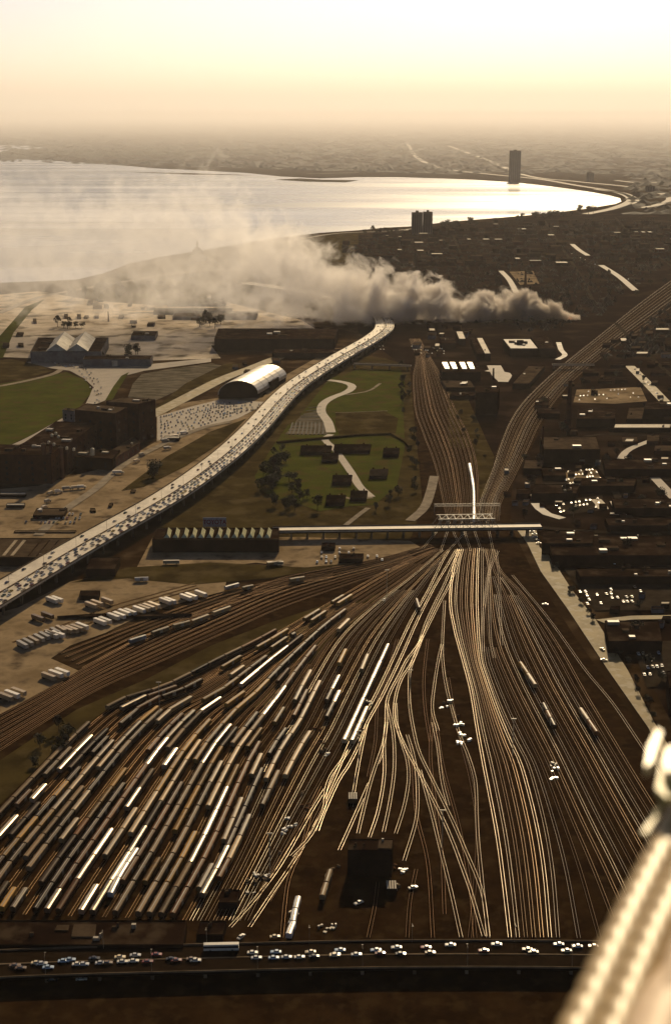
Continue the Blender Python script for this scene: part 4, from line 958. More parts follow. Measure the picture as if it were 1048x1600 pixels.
fb_('shed', 'second long shed right behind the arched hall, with a pale dusty roof', 270, 400, 500, 495, 489, 3, 'wallgrey', 'roofgrey', 3)
fb_('shed', 'low grey shed in the middle of the pale exhibition ground', 205, 243, 532, 525, 518, 4, 'wallgrey', 'roof', 2)
fb_('shed', 'narrow dark stand along the far side of the pale exhibition ground', 240, 360, 492, 487, 482, 3, 'wall', 'roof', 3)
fb_('shed', 'long dark shed above the pale exhibition ground near the sports field', 262, 352, 479, 475, 471, 2, 'wall', 'roof', 2)
# domed building with a lantern
p = G(309, 407); t = empty('domed_building', 'small domed building with a pointed lantern standing in smoke near the lake shore', 'building', p); s = 4200/2222
b = MB(); b.box((0, 0, 0), (42, 30, 14)); b.cone((0, 0, 14.003), 13, 13, 8, 16); b.build('wall', M['wall'], t)
b = MB()
for k in range(6): b.cone((0, 0, 22.01+k*2.2), 12.5*math.cos(k*.26), 12.5*math.cos((k+1)*.26), 2.19, 16)
b.build('dome', M['wallgrey'], t)
b = MB(); b.cone((0, 0, 35.2), 2.6, 2.4, 6, 8); b.cone((0, 0, 41.21), 2.6, .1, 7, 8); b.build('lantern', M['wall'], t)
# saw-tooth shed
t, Q, z = fb_('sawtooth_shed', 'long dark factory shed with thirteen bright roof lanterns left of the road bridge', 238, 436, 864, 844, 826, 6, 'wall', 'roof', 0, skew2=0)
o = Vector(t.location); glz = mat('sunlit_lantern_glazing', (.5, .48, .3), (.3, .29, .18), .3, .35)  # pale glazing colour carries the sunlight on the right-hand slopes
for x in (264, 277, 291, 304, 317, 330, 343.5, 356, 369, 381, 394, 408, 420):
    a, c = G(x-3, 841, z)-o, G(x, 829, z)-o; b = MB(); w_ = 2.6; hh = 3.6
    vs = [(a.x-w_, a.y, z+.26), (a.x+w_, a.y, z+.26), (c.x+w_, c.y, z+.26), (c.x-w_, c.y, z+.26), (a.x, a.y+2, z+hh), (c.x, c.y-2, z+hh)]
    b.add(vs, [(0, 4, 5, 3), (3, 5, 2), (3, 2, 1, 0)], 0); b.add(vs, [(1, 2, 5, 4), (0, 1, 4)], 1); b.build('roof_lantern', [M['roof'], glz], t)
# billboard reading TOYOTA
p = G(336, 833); t = empty('billboard', 'grey billboard with large dull red lettering standing behind the saw-tooth shed', 'billboard', p)
h0, h1 = hz(336, 833, 823), hz(336, 833, 808.5)
b = MB(); b.box((0, 0, h0), (20, .6, h1-h0)); b.build('panel', mat('board_grey', (.28, .27, .28), (.2, .19, .2), .3, .7), t)
b = MB(); 
for x in (-8, -2.7, 2.7, 8): b.bar((x, .6, 0), (x, .6, h1-.5), .22); b.bar((x, .6, h0), (x, 4, 0), .15)
b.build('frame', M['steel'], t)
fc = bpy.data.curves.new('lettering', 'FONT'); fc.body = 'TOYOTA'; fc.size = 5.6; fc.align_x = 'CENTER'; fc.align_y = 'CENTER'; fc.extrude = .05; fc.offset = .12
fo = bpy.data.objects.new('lettering_tmp', fc); COL.objects.link(fo); bpy.context.view_layer.update()
me = bpy.data.meshes.new_from_object(fo.evaluated_get(bpy.context.evaluated_depsgraph_get())); bpy.data.objects.remove(fo)
me.materials.clear(); me.materials.append(mat('dull_red', (.2, .035, .03), (.14, .03, .025), .5, .6))
lo = link('lettering', me, t, (0, -.36, (h0+h1)/2)); lo.rotation_euler = (math.pi/2, 0, 0); lo.scale = (.86, 1, 1)

# factories beyond the bridge
fl = [
 ('factory', 'factory with a bright white flat roof and dark roof hatches below the smoke', 797, 840, 558, 545, 530, -12, 'wall', 'roofwhite', 5),
 ('factory', 'dark flat roofed factory joined to the right of the white roofed one', 842, 869, 558, 545, 526, -14, 'wall', 'roof', 2),
 ('shed', 'narrow shed with a peach coloured roof left of the white roofed factory', 757, 766, 563, 553, 528, -13, 'wall', 'roofpeach', 1),
 ('shed', 'dark half of the narrow peach roofed shed pair', 745, 755.5, 563, 553, 528, -11, 'wall', 'roof', 1),
 ('shed', 'small peach roofed shed at the edge of the smoke', 717, 727, 540, 530, 518, -5, 'wall', 'roofpeach', 0),
 ('shed', 'dark low shed left of the small peach roofed one', 690, 712, 545, 537, 528, -3, 'wall', 'roof', 2),
 ('shed', 'long dark roof parallel to the right branch of tracks', 800, 826, 608, 600, 572, 25, 'wall', 'roofgrey', 2),
 ('factory', 'blocky dark building at the tip of the triangle between the branches', 743, 778, 648, 614, 604, 2, 'wall', 'roof', 3),
 ('shed', 'low grey roofed shed above the triangle between the branches', 697, 742, 612, 606, 595, -8, 'wall', 'roofgrey', 4),
 ('shed', 'low shed beside the tan yard of the triangle', 702, 740, 625, 619, 613, 4, 'wall', 'roof', 2),
 ('factory', 'large factory with a wide flat brown roof and pale rim beside the chimney', 849, 937, 724, 703, 683, -6, 'wall', 'roofgrey', 2),
 ('shed', 'small grey roofed shed beside the curve of the right branch', 817, 845, 742, 733, 719, 3, 'wall', 'roofgrey', 1),
 ('shed', 'dark low shed between the small grey shed and the car park', 848, 884, 752, 744, 732, -3, 'wall', 'roof', 2),
 ('warehouse', 'wide dark roof above the bright curved yard', 830, 900, 783, 772, 758, 4, 'wall', 'roof', 4),
 ('warehouse', 'dark flat warehouse with a thin pale parapet on the right, above the car park', 862, 1070, 884, 869, 838, -8, 'wall', 'roof', 6),
 ('warehouse', 'dark warehouse beside the top of the dusty street', 846, 925, 868, 850, 830, 3, 'wall', 'roof', 4),
 ('warehouse', 'long dark building below the pale parapet warehouse', 905, 1075, 915, 902, 889, -6, 'wall', 'roof', 5),
 ('warehouse', 'big square dark warehouse below the side street of the dusty street', 950, 1034, 1022, 1003, 971, -6, 'wall', 'roof', 4),
 ('warehouse', 'dark block at the lower right edge beside the dusty street', 1045, 1120, 1110, 1075, 1050, -4, 'wall', 'roof', 2),
 ('warehouse', 'wide dark roof between the factory and the right edge', 945, 1060, 745, 734, 718, -4, 'wall', 'roof', 4),
 ('warehouse', 'dark roof left of the side avenue at the right edge', 905, 990, 770, 760, 748, 4, 'wall', 'roof', 3),
 ('warehouse', 'dark roof just below the side avenue at the right edge', 960, 1075, 806, 795, 780, -5, 'wall', 'roof', 5),
 ('warehouse', 'large dark roof right of the bright curved yard', 950, 1080, 832, 822, 810, -6, 'wall', 'roof', 3),
 ('terrace', 'long terrace with a pale lit roof edge on the right', 958, 1046, 676, 669, 663, 2, 'wall', 'roofpeach', 1),
 ('shed', 'grey flat roof between the terrace and the far car park', 978, 1002, 664, 655, 637, 4, 'wall', 'roofgrey', 1),
 ('warehouse', 'dark building just behind the chimney', 900, 960, 668, 655, 640, 2, 'wall', 'roof', 4),
 ('warehouse', 'dark building at the right edge above the terrace', 1005, 1070, 655, 640, 628, 4, 'wall', 'roof', 2),
 ('shed', 'narrow bright roofed shed right of the curved yard', 952, 978, 806, 804, 801, 0, 'wall', 'roofwhite', 0),
 ('shed', 'small pale roofed shed above the narrow bright one', 955, 972, 795, 791, 783, -4, 'wall', 'roofpeach', 0),
 ('engine_house', 'square dark engine house among the tracks near the foreground bridge', 543, 612, 1372, 1330, 1313, 2, 'wall', 'roof', 3),
 ('depot', 'wide dark flat rooftop at the bottom left between the parked rows and the bridge', -60, 286, 1497, 1478, 1440, 6, 'wall', 'roof', 4),
 ('shed', 'low dark shed right of the end of the parked rows', 342, 371, 1422, 1412, 1392, 4, 'wall', 'roof', 1),
 ('shed', 'low dark shed beside the foreground bridge right of the wide rooftop', 307, 348, 1474, 1462, 1441, 6, 'wall', 'roof', 1),
 ('shed', 'small dark shed on the gravel left of the bridge arches', 502, 523, 862, 855, 849, 1, 'wall', 'roof', 1),
 ('shed', 'second dark shed on the gravel, closer to the bridge arches', 529, 566, 881, 874, 866, 2, 'wall', 'roof', 1),
 ('platform_shed', 'low dark platform shed between the rows of parked trailers', 90, 240, 968, 964, 960, 60, 'wall', 'roof', 0),
 ('shed', 'dark oblong shed on the grass below the expressway shadow', 124, 155, 939, 932, 924, 2, 'wall', 'roof', 0),
 ('shed', 'dark flat building in the shadow of the expressway beside the shed yard', 135, 180, 902, 890, 872, 8, 'wall', 'roof', 0),
 ('hut', 'small white roofed hut between the three sheds at the triangle', 707, 722, 575, 571, 566, 0, 'wall', 'roofwhite', 0),
]
BL = {}
for nm, lb, x0, x1, yb, yt, yk, sk, wa, ro, un in fl: BL[lb] = fb_(nm, lb, x0, x1, yb, yt, yk, sk, wa, ro, un)
t, Q, z = BL['wide dark flat rooftop at the bottom left between the parked rows and the bridge']; o = Vector(t.location)
for pts in ([(112, 1466), (149, 1466), (151, 1447), (116, 1447)], [(86, 1456), (107, 1456), (109, 1448), (90, 1448)]):
    b = MB(); b.prism([(G(*q, z)-o)[:2] for q in pts], z+.26, z+.9); b.build('raised_roof', M['roofgrey'], t)
t, Q, z = BL['square dark engine house among the tracks near the foreground bridge']; o = Vector(t.location)
b = MB(); b.prism([(G(*q, z)-o)[:2] for q in [(590, 1327), (611, 1328), (613, 1315), (592, 1314)]], z+.26, z+.8); b.build('raised_roof', M['roofgrey'], t)
t, Q, z = BL['factory with a bright white flat roof and dark roof hatches below the smoke']; o = Vector(t.location)
for x, y in ((812, 535), (812, 539), (818, 537)):
    b = MB(); p = G(x, y, z)-o; b.box((p.x, p.y, z+.26), (10, 6, 3)); b.build('roof_hatch', M['black'], t)
t, Q, z = fb_('workshop', 'low workshop with four bright white saw-tooth roof strips below the smoke', 690, 750, 596, 582, 566, -3, 'wall', 'roof', 1)
o = Vector(t.location)
for x in (694, 706, 721, 733):
    b = MB(); b.prism([(G(*q, z)-o)[:2] for q in [(x+1, 578), (x+8, 578), (x+4, 568), (x-4, 568)]], z+.26, z+2); b.build('roof_strip', M['vault'], t)
def chimney(x, yb, yt, r, lb):
    h = hz(x, yb, yt); t = empty('chimney', lb, 'chimney', G(x, yb)); b = MB(); b.cone((0, 0, 3.003), r*1.0, r*.62, h-3, 16); b.build('shaft', M['brick'], t); b = MB(); b.cone((0, 0, 0), r*1.35, r*1.3, 3, 12); b.build('base', M['brick'], t)
    b = MB(); b.cone((0, 0, h+.003), r*.72, r*.75, 1.2, 16); b.build('rim', M['wall'], t)
chimney(887, 668, 597, 3.4, 'tall dark tapering brick chimney rising beside the right branch of tracks')
chimney(846, 715, 668, 1.3, 'thin dark chimney at the corner of the large brown roofed factory')
chimney(770, 594, 577, 1.6, 'short dark chimney beside the white yard below the smoke')
chimney(820, 446, 425, 3.0, 'distant dark chimney in the tan lot above the smoke')
chimney(170, 503, 488, 1.2, 'thin mast-like chimney on the pale exhibition ground')
# fort buildings
def cabin(x0, x1, yb, yk, lb, h=4.5, roof='roof', skew=2):
    A, B_, C_, D_ = G(x0, yb), G(x1, yb), G(x1+skew, yk), G(x0+skew, yk); o = (A+C_)/2; t = empty('fort_building', lb, 'cabin', o, 0, 'low dark buildings of the fort park')
    q = [p-o for p in (A, B_, C_, D_)]; b = MB(); b.prism([p[:2] for p in q], 0, h-.003); b.build('wall', M['wall'], t)
    e = 1.05; q = [p*e for p in q]; r1 = (q[0]+q[3])/2; r2 = (q[1]+q[2])/2; hh = h+4
    vs = [(p.x, p.y, h) for p in q]+[(r1.x*.97, r1.y, hh), (r2.x*.97, r2.y, hh)]
    b = MB(); b.add(vs, [(0, 1, 5, 4), (2, 3, 4, 5), (1, 2, 5), (3, 0, 4), (3, 2, 1, 0)]); b.build('roof', M[roof], t)
    c = (r1+r2)/2; b = MB()
    for s in (-.3, .3): b.box((c.x+(r2-r1).x*s, c.y, hh-1), (1.2, 1.2, 2.6))
    b.build('chimney', M['brick'], t)
for a in [(470, 516, 712, 704, 'long dark barrack left of the pale path in the fort park'), (522, 577, 710, 702, 'long dark barrack right of the pale path in the fort park'), (503, 527, 724, 716, 'short dark cabin just below the left barrack'),
          (519, 548, 760, 750, 'dark cabin left of the middle of the pale path'), (509, 538, 792, 782, 'dark cabin at the bottom left of the fort park'), (547, 572, 785, 775, 'dark cabin at the foot of the pale path'), (577, 604, 750, 741, 'grey roofed cabin right of the pale path'), (598, 622, 716, 708, 'dark cabin at the upper right corner of the fort lawn')]:
    cabin(a[0], a[1], a[2], a[3], a[4], roof='roofgrey' if 'grey' in a[4] else 'roof')
# walls of the fort, garden fence rows
def wall_line(pts, h, w_, lb, m='conc', name='wall'):
    c = cr([G(*p) for p in pts], step=12); o = c[0]; b = MB(); A = offset(c, w_/2); B_ = offset(c, -w_/2)
    for i in range(len(c)-1):
        b.prism([(A[i].x-o.x, A[i].y-o.y), (A[i+1].x-o.x, A[i+1].y-o.y), (B_[i+1].x-o.x, B_[i+1].y-o.y), (B_[i].x-o.x, B_[i].y-o.y)], 0, h)
    ob = b.build(name, M[m], None, o); tag(ob, lb, name.replace('_', ' ')); return ob
wall_line([(433, 694), (470, 690), (508, 687), (560, 682), (612, 680)], 3, 4, 'low earth and stone rampart along the upper side of the fort lawn', 'grassdull', 'rampart')
wall_line([(612, 680), (632, 692), (640, 700)], 3, 4, 'short rampart corner at the upper right of the fort lawn', 'grassdull', 'rampart')
wall_line([(524, 646), (560, 645), (605, 643)], 1.2, 1.0, 'thin pale wall above the dark paddock in the park', 'sand')
for k in range(9): wall_line([(452+k*6.5, 680), (455+k*6.3, 670), (457+k*6, 662)], 1.6, 1.3, '%s hedge strip from the left in the garden plots beside the winding path' % ORD[k], 'leafdark', 'hedge')
for k in range(5): wall_line([(466+k*4, 658-k*5), (485, 657-k*5), (500+k*.5, 657-k*5)], 1.2, 1.6, '%s cross hedge up in the garden plots beside the winding path' % ORD[k], 'leafdark', 'hedge')
# tall towers
def slab(name, lb, x0, x1, yb, yt, dep, wm, nb, cap=True):
    h = hz((x0+x1)/2, yb, yt); A, B_ = G(x0, yb), G(x1, yb); W = (B_-A).length; t = empty(name, lb, 'tower block', (A+B_)/2+Vector((0, dep/2, 0)), 0)
    b = MB(); b.prism([(-W/2, -dep/2), (W/2, -dep/2), (W/2, dep/2), (-W/2, dep/2)], 0, h); b.build('wall', M[wm], t)
    for k in range(nb):
        x = -W/2+W*(k+.5)/nb; b = MB(); b.box((x, -dep/2-.1, 4), (W/nb*.5, .4, h-8)); b.build('window_column', M['glass'], t)
    fl_ = MB()
    for k in range(int(h/6)): fl_.box((0, -dep/2-.35, 5+k*6), (W*.98, .5, .6))
    fl_.build('floor_bands', M[wm], t)
    b = MB(); b.box((0, 0, h+.002), (W*.98, dep*.98, 1)); b.box((W*.0, 0, h+1.005), (W*.25, dep*.5, 5)); b.build('roof', M['roofgrey'], t)
    return t
M['tower'] = mat('tower_concrete', (.09, .075, .075), (.06, .05, .05), .05, .8)
slab('apartment_tower', 'broad left slab of the twin apartment tower at the lake shore', 643, 659.5, 367, 333, 28, 'tower', 5)
slab('apartment_tower', 'right slab of the twin apartment tower at the lake shore', 660.5, 675, 366, 332, 24, 'tower', 4)
slab('apartment_tower', 'very tall lone tower on the far side of the bay', 796, 812, 284, 236, 60, 'tower', 5)
slab('apartment_tower', 'small dark tower block beside the curving highway beyond the bay', 917, 927, 284, 270, 40, 'tower', 3)
slab('apartment_tower', 'faint short block near the head of the bay', 1010, 1022, 300, 291, 40, 'tower', 3)

# ---------------------------------------------------------------- trees
def tree_parts(seed, n=420, mname='leaf', H_=11, W_=5.2):
    r = random.Random(seed); tr = MB(); lv = MB()
    pts = [(0, 0, 0)]; x = y = 0
    for k in range(1, 5): x += r.uniform(-.25, .25); y += r.uniform(-.25, .25); pts.append((x, y, k*H_*.14))
    for k in range(4): 
        a, c = Vector(pts[k]), Vector(pts[k+1]); r0, r1 = .34*(1-k*.2), .34*(1-(k+1)*.2); m_ = 6
        vs = [(p.x+rr_*math.cos(q*math.pi/3), p.y+rr_*math.sin(q*math.pi/3), p.z) for p, rr_ in ((a, r0), (c, r1)) for q in range(m_)]
        tr.add(vs, [(q, (q+1) % m_, (q+1) % m_+m_, q+m_) for q in range(m_)]+([tuple(range(5, -1, -1))] if k == 0 else []))
    cl = []
    for k in range(9):
        a = k*2.4+r.random(); d = W_*.55*r.uniform(.4, 1); z = H_*r.uniform(.38, .88); e = Vector((math.cos(a)*d, math.sin(a)*d, z))
        s = Vector(pts[2+k % 3]); tr.bar(s, e, .09, 4); cl.append((e, W_*r.uniform(.26, .42)))
    cl.append((Vector((x, y, H_*.86)), W_*.36))
    for k in range(n):
        c, rad = r.choice(cl); v = Vector((r.gauss(0, 1), r.gauss(0, 1), r.gauss(0, .8))); v.normalize(); p = c+v*rad*r.uniform(.55, 1.05)
        s = r.uniform(.28, .62)*(.7+W_*.05); q = Vector((r.gauss(0, 1), r.gauss(0, 1), r.gauss(0, 1))).normalized().to_track_quat('Z', 'Y')
        vs = [p+q @ Vector((s*math.cos(j*1.2566+.3)*r.uniform(.7, 1.2), s*math.sin(j*1.2566+.3)*r.uniform(.7, 1.2), r.uniform(-.12, .12))) for j in range(5)]
        lv.add(vs, [(0, 1, 2, 3, 4)])
    return tr.mesh('trunk', M['bark']), lv.mesh('crown', M[mname])
TM = [tree_parts(s, 420, 'leaf' if s % 3 else 'leafdark', 10+s % 4, 4.6+(s % 3)*.8) for s in range(1, 7)]
tcnt = [0]
def tree(p, sc, lb, grp, k=None):
    tm, lm_ = TM[k if k is not None else random.randrange(6)]
    t = empty('tree', lb, 'tree', (p.x, p.y, 0), random.random()*6, grp); t.scale = (sc*random.uniform(.85, 1.15), sc*random.uniform(.85, 1.15), sc*random.uniform(.8, 1.1))
    link('trunk', tm, t); link('crown', lm_, t); tcnt[0] += 1
def inpoly(x, y, P):
    c = False; j = len(P)-1
    for i in range(len(P)):
        if (P[i][1] > y) != (P[j][1] > y) and x < (P[j][0]-P[i][0])*(y-P[i][1])/(P[j][1]-P[i][1])+P[i][0]: c = not c
        j = i
    return c
def scatter(P, n, lb, grp, sc=(.8, 1.3), rnd=random):
    xs = [p[0] for p in P]; ys = [p[1] for p in P]; k = 0
    for _ in range(n*30):
        x, y = rnd.uniform(min(xs), max(xs)), rnd.uniform(min(ys), max(ys))
        if inpoly(x, y, P): tree(G(x, y), rnd.uniform(*sc), lb, grp); k += 1
        if k >= n: break
scatter([(412, 735), (425, 700), (440, 700), (452, 730), (470, 765), (500, 800), (430, 800), (405, 770)], 40, 'dark leafy tree in the thicket at the left of the fort park', 'trees of the park thicket', (.8, 1.25))
scatter([(560, 800), (600, 790), (632, 740), (640, 660), (655, 700), (655, 770), (620, 810)], 16, 'dark tree on the slope right of the fort lawn', 'trees right of the fort lawn', (.6, 1.0))
scatter([(625, 572), (640, 575), (640, 650), (628, 650)], 10, 'dark tree between the park and the left branch of tracks', 'trees beside the left branch', (.7, 1.1))
scatter([(700, 640), (730, 640), (755, 690), (765, 740), (755, 740), (730, 690)], 8, 'low dark tree in the triangle between the branches', 'trees in the triangle', (.5, .9))
scatter([(60, 1165), (110, 1130), (120, 1160), (70, 1200), (30, 1200)], 12, 'dark bushy tree left of the parked rows', 'trees left of the parked rows', (.5, .85))
scatter([(842, 872), (870, 905), (930, 985), (985, 1065), (1015, 1125), (1024, 1122), (990, 1050), (940, 975), (880, 895)], 22, 'small ragged tree along the right edge of the dusty street', 'trees along the dusty street', (.35, .6))
scatter([(228, 745), (232, 738), (244, 738), (246, 750)], 4, 'tall dark tree standing in the gravel yard below the warehouses', 'trees in the gravel yard', (1.2, 1.6))
scatter([(80, 516), (115, 515), (115, 508), (82, 508)], 6, 'dark tree in the clump behind the twin gabled hall', 'trees behind the twin gabled hall', (1.0, 1.7))
scatter([(118, 517), (132, 517), (132, 510), (118, 512)], 3, 'small tree right of the clump behind the twin gabled hall', 'trees behind the twin gabled hall', (.8, 1.2))
scatter([(158, 566), (175, 566), (172, 552), (160, 552)], 3, 'yellowish tree right of the twin gabled hall', 'trees beside the long pavilion', (1.1, 1.5))
scatter([(198, 562), (220, 562), (222, 552), (200, 552)], 4, 'yellowish tree behind the long pavilion', 'trees beside the long pavilion', (1.2, 1.6))
scatter([(300, 515), (348, 515), (348, 500), (310, 500)], 8, 'dark tree at the right end of the pale exhibition ground', 'trees of the exhibition ground', (1.2, 1.9))
scatter([(100, 468), (150, 456), (220, 448), (225, 466), (150, 475), (110, 474)], 18, 'dark tree of the grove beyond the pale exhibition ground', 'trees of the lakeside grove', (1.6, 2.4))
scatter([(230, 445), (300, 438), (300, 455), (235, 460)], 10, 'dark tree right of the lakeside grove', 'trees of the lakeside grove', (1.5, 2.2))
scatter([(540, 368), (640, 360), (645, 365), (545, 373)], 12, 'small tree on the shore left of the twin apartment tower', 'shore trees', (1.2, 2.0))
scatter([(680, 356), (760, 348), (840, 340), (930, 332), (930, 338), (760, 358), (690, 362)], 30, 'dark tree along the shore right of the twin apartment tower', 'shore trees', (1.8, 3.0))
# dark quarters on the right and above the smoke
UP = [(530, 378), (640, 364), (760, 356), (880, 345), (1000, 338), (1080, 338), (1080, 440), (1000, 470), (900, 505), (840, 520), (700, 500), (560, 440)]
RT = [(830, 640), (1070, 470), (1075, 1060), (1030, 1100), (960, 960), (860, 830), (800, 815), (800, 760)]
occ = [(a[2]-3, a[3]+3, a[6]-3, a[4]+3) for a in fl]
roadsx = [((893, 380), (918, 402)), ((938, 413), (995, 457)), ((983, 571), (1075, 672)), ((782, 422), (808, 460)), ((1020, 746), (1065, 792))]
def nearroad(x, y, d=9):
    for (a, c) in roadsx:
        v = Vector(c)-Vector(a); t_ = max(0, min(1, (Vector((x, y))-Vector(a)).dot(v)/v.length_squared)); 
        if (Vector((x, y))-Vector(a)-v*t_).length < d: return True
    return False
cnt = 0
rows_y = []; y = 352.0
while y < 520: rows_y.append(y); y += 4.5+(y-350)*.045
zone = lambda x, y: 'between the lake shore and the smoke' if x < 760 else 'in the middle of the dark quarter above the smoke' if x < 900 else 'at the right edge above the tracks'
for ry in rows_y:
    x = 530+random.random()*10
    while x < 1075 and cnt < 212:
        wd = random.uniform(6, 22)*(.6+(ry-340)/200)
        if inpoly(x+wd/2, ry, UP) and not nearroad(x+wd/2, ry, wd/2+3) and not (785 < x < 845 and 420 < ry < 452) and random.random() < .72:
            h = random.choice((5, 6, 7, 9, 12)); ht = h*1.0; z = ht
            yt = ry-h/((H/math.sin(PITCH-math.atan((CY-ry)/F)))/F)
            ro = random.choice(['roof', 'roof', 'roof', 'roofgrey', 'roof', 'roof', 'roof', 'roofgrey', 'roof', 'roofpeach']) if random.random() > .04 else 'roofwhite'
            q = [G(x, ry)[:2], G(x+wd, ry)[:2]]; dpt = random.uniform(14, 32)
            quad = [q[0], q[1], (q[1][0], q[1][1]+dpt), (q[0][0], q[0][1]+dpt)]
            nm = {'roof': 'dark', 'roofgrey': 'grey', 'roofpeach': 'tan', 'roofwhite': 'white'}[ro]
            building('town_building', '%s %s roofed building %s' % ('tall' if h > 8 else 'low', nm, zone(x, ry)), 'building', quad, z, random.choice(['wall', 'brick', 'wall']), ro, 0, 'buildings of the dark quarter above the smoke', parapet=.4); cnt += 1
        x += wd+random.uniform(2, 12)
c2 = 0
for ry in [640+i*14 for i in range(30)]:
    x = 800+random.random()*12
    while x < 1075 and c2 < 82:
        wd = random.uniform(14, 44); yt = ry-7
        ok = inpoly(x+wd/2, ry, RT) and inpoly(x, ry, RT) and not nearroad(x+wd/2, ry, wd/2+5)
        if ok:
            for (a, c, e, f_) in occ:
                if a < x+wd and c > x and e < ry+2 and f_ > yt-10: ok = False
            for (a, c, e, f_) in [(860, 945, 735, 806), (830, 885, 780, 815), (880, 1060, 888, 955), (895, 1010, 605, 632), (985, 1060, 1000, 1075), (880, 895, 590, 670), (925, 1060, 958, 972)]:
                if a < x+wd and c > x and e < ry+2 and f_ > yt-10: ok = False
        if ok and random.random() < .8:
            fb_('town_building', 'low dark flat roofed building %s' % ('north of the large factory on the right' if ry < 690 else 'in the dark quarter right of the bridge' if ry < 850 else 'in the dark quarter beside the dusty street'), x, x+wd, ry, ry-random.uniform(4, 8), ry-random.uniform(12, 18), random.uniform(-2, 2), random.choice(['wall', 'brick']), random.choice(['roof', 'roof', 'roof', 'roofgrey']), random.choice((0, 1, 2)), group='buildings of the dark quarter on the right'); c2 += 1
        x += wd+random.uniform(3, 14)
for ry in [575+i*12 for i in range(6)]:
    x = 905+random.random()*8
    while x < 1070:
        wd = random.uniform(10, 30)
        if inpoly(x, ry, RT) and not nearroad(x+wd/2, ry, wd/2+4) and not (890 < x+wd and x < 1012 and 600 < ry < 640):
            fb_('town_building', 'low dark building beyond the terrace at the far right', x, x+wd, ry, ry-random.uniform(3, 6), ry-random.uniform(7, 11), 0, 'wall', 'roof', 0, group='buildings of the dark quarter on the right')
        x += wd+random.uniform(3, 12)
LFT = [(0, 545), (60, 500), (180, 495), (330, 500), (335, 540), (240, 556), (170, 556), (165, 520), (40, 520)]
def small(P, n, lb, grp, hs=(3, 6), ws=(5, 16)):
    xs = [p[0] for p in P]; ys = [p[1] for p in P]; k = 0; done = []
    for _ in range(n*40):
        x, y = random.uniform(min(xs), max(xs)), random.uniform(min(ys), max(ys)); wd = random.uniform(*ws)
        if not inpoly(x, y, P) or not inpoly(x+wd, y, P) or any(abs(x-a)<wd+4 and abs(y-c)<6 for a, c in done): continue
        done.append((x, y)); yt = y-random.uniform(*hs)
        fb_('small_building', lb, x, x+wd, y, yt, yt-random.uniform(2, 5), random.uniform(-2, 3), random.choice(['wall', 'brick', 'wallgrey']), random.choice(['roof', 'roofgrey', 'roof', 'roofpeach']), 0, group=grp); k += 1
        if k >= n: break
small([(0, 545), (30, 520), (60, 500), (60, 518), (46, 530), (40, 548)], 4, 'small building at the left edge beside the grass verge', 'small buildings of the pale grounds', (2, 4), (5, 12))
small([(60, 500), (180, 495), (330, 500), (325, 512), (200, 512), (60, 508)], 10, 'small low building on the far half of the pale grounds', 'small buildings of the pale grounds', (2, 4), (5, 14))
small([(100, 470), (340, 460), (360, 480), (200, 486), (110, 486)], 12, 'small low building at the edge of the lakeside park', 'small buildings of the lakeside park', (2, 4), (5, 14))
small([(350, 570), (440, 562), (430, 585), (400, 592), (350, 578)], 5, 'small shed behind the arched hall', 'small sheds behind the arched hall', (2, 4), (5, 12))
small([(640, 545), (690, 545), (690, 562), (650, 562)], 7, 'small workshop left of the peach roofed sheds', 'small workshops below the smoke', (3, 6), (5, 12))
small([(655, 515), (745, 512), (740, 528), (660, 532)], 8, 'small building at the foot of the smoke', 'small workshops below the smoke', (3, 6), (5, 14))
small([(120, 790), (200, 745), (240, 745), (200, 790), (140, 815)], 3, 'small hut in the gravel yard beside the expressway', 'huts of the gravel yard', (2, 4), (4, 8))
small([(900, 480), (1000, 520), (960, 560), (935, 560), (930, 548), (985, 520)], 4, 'small building just right of the right branch', 'small buildings right of the right branch', (3, 6), (6, 14))
small([(1000, 500), (1070, 480), (1070, 560), (960, 560), (950, 566), (975, 545)], 16, 'low dark building at the right edge above the chimney', 'small buildings right of the right branch', (3, 7), (8, 24))
small([(880, 600), (1070, 560), (1075, 900), (960, 900), (880, 830), (820, 790), (830, 740), (850, 660)], 70, 'small dark house among the larger roofs of the right quarter', 'small houses of the right quarter', (3, 6), (5, 13))
small([(780, 740), (830, 700), (860, 730), (850, 800), (800, 810), (790, 790)], 8, 'small dark house between the right branch and the car park', 'small houses of the right quarter', (3, 6), (5, 13))
small([(880, 960), (960, 900), (1070, 960), (1070, 1060), (1000, 1040), (940, 950)], 10, 'small dark house beside the dusty street', 'small houses of the right quarter', (4, 8), (8, 20))
scatter(UP, 50, 'dark tree between the roofs of the quarter above the smoke', 'street trees above the smoke', (1.0, 1.8))
scatter(RT, 38, 'dark street tree in the quarter right of the tracks', 'street trees on the right', (.7, 1.2))
print('town', cnt, c2)
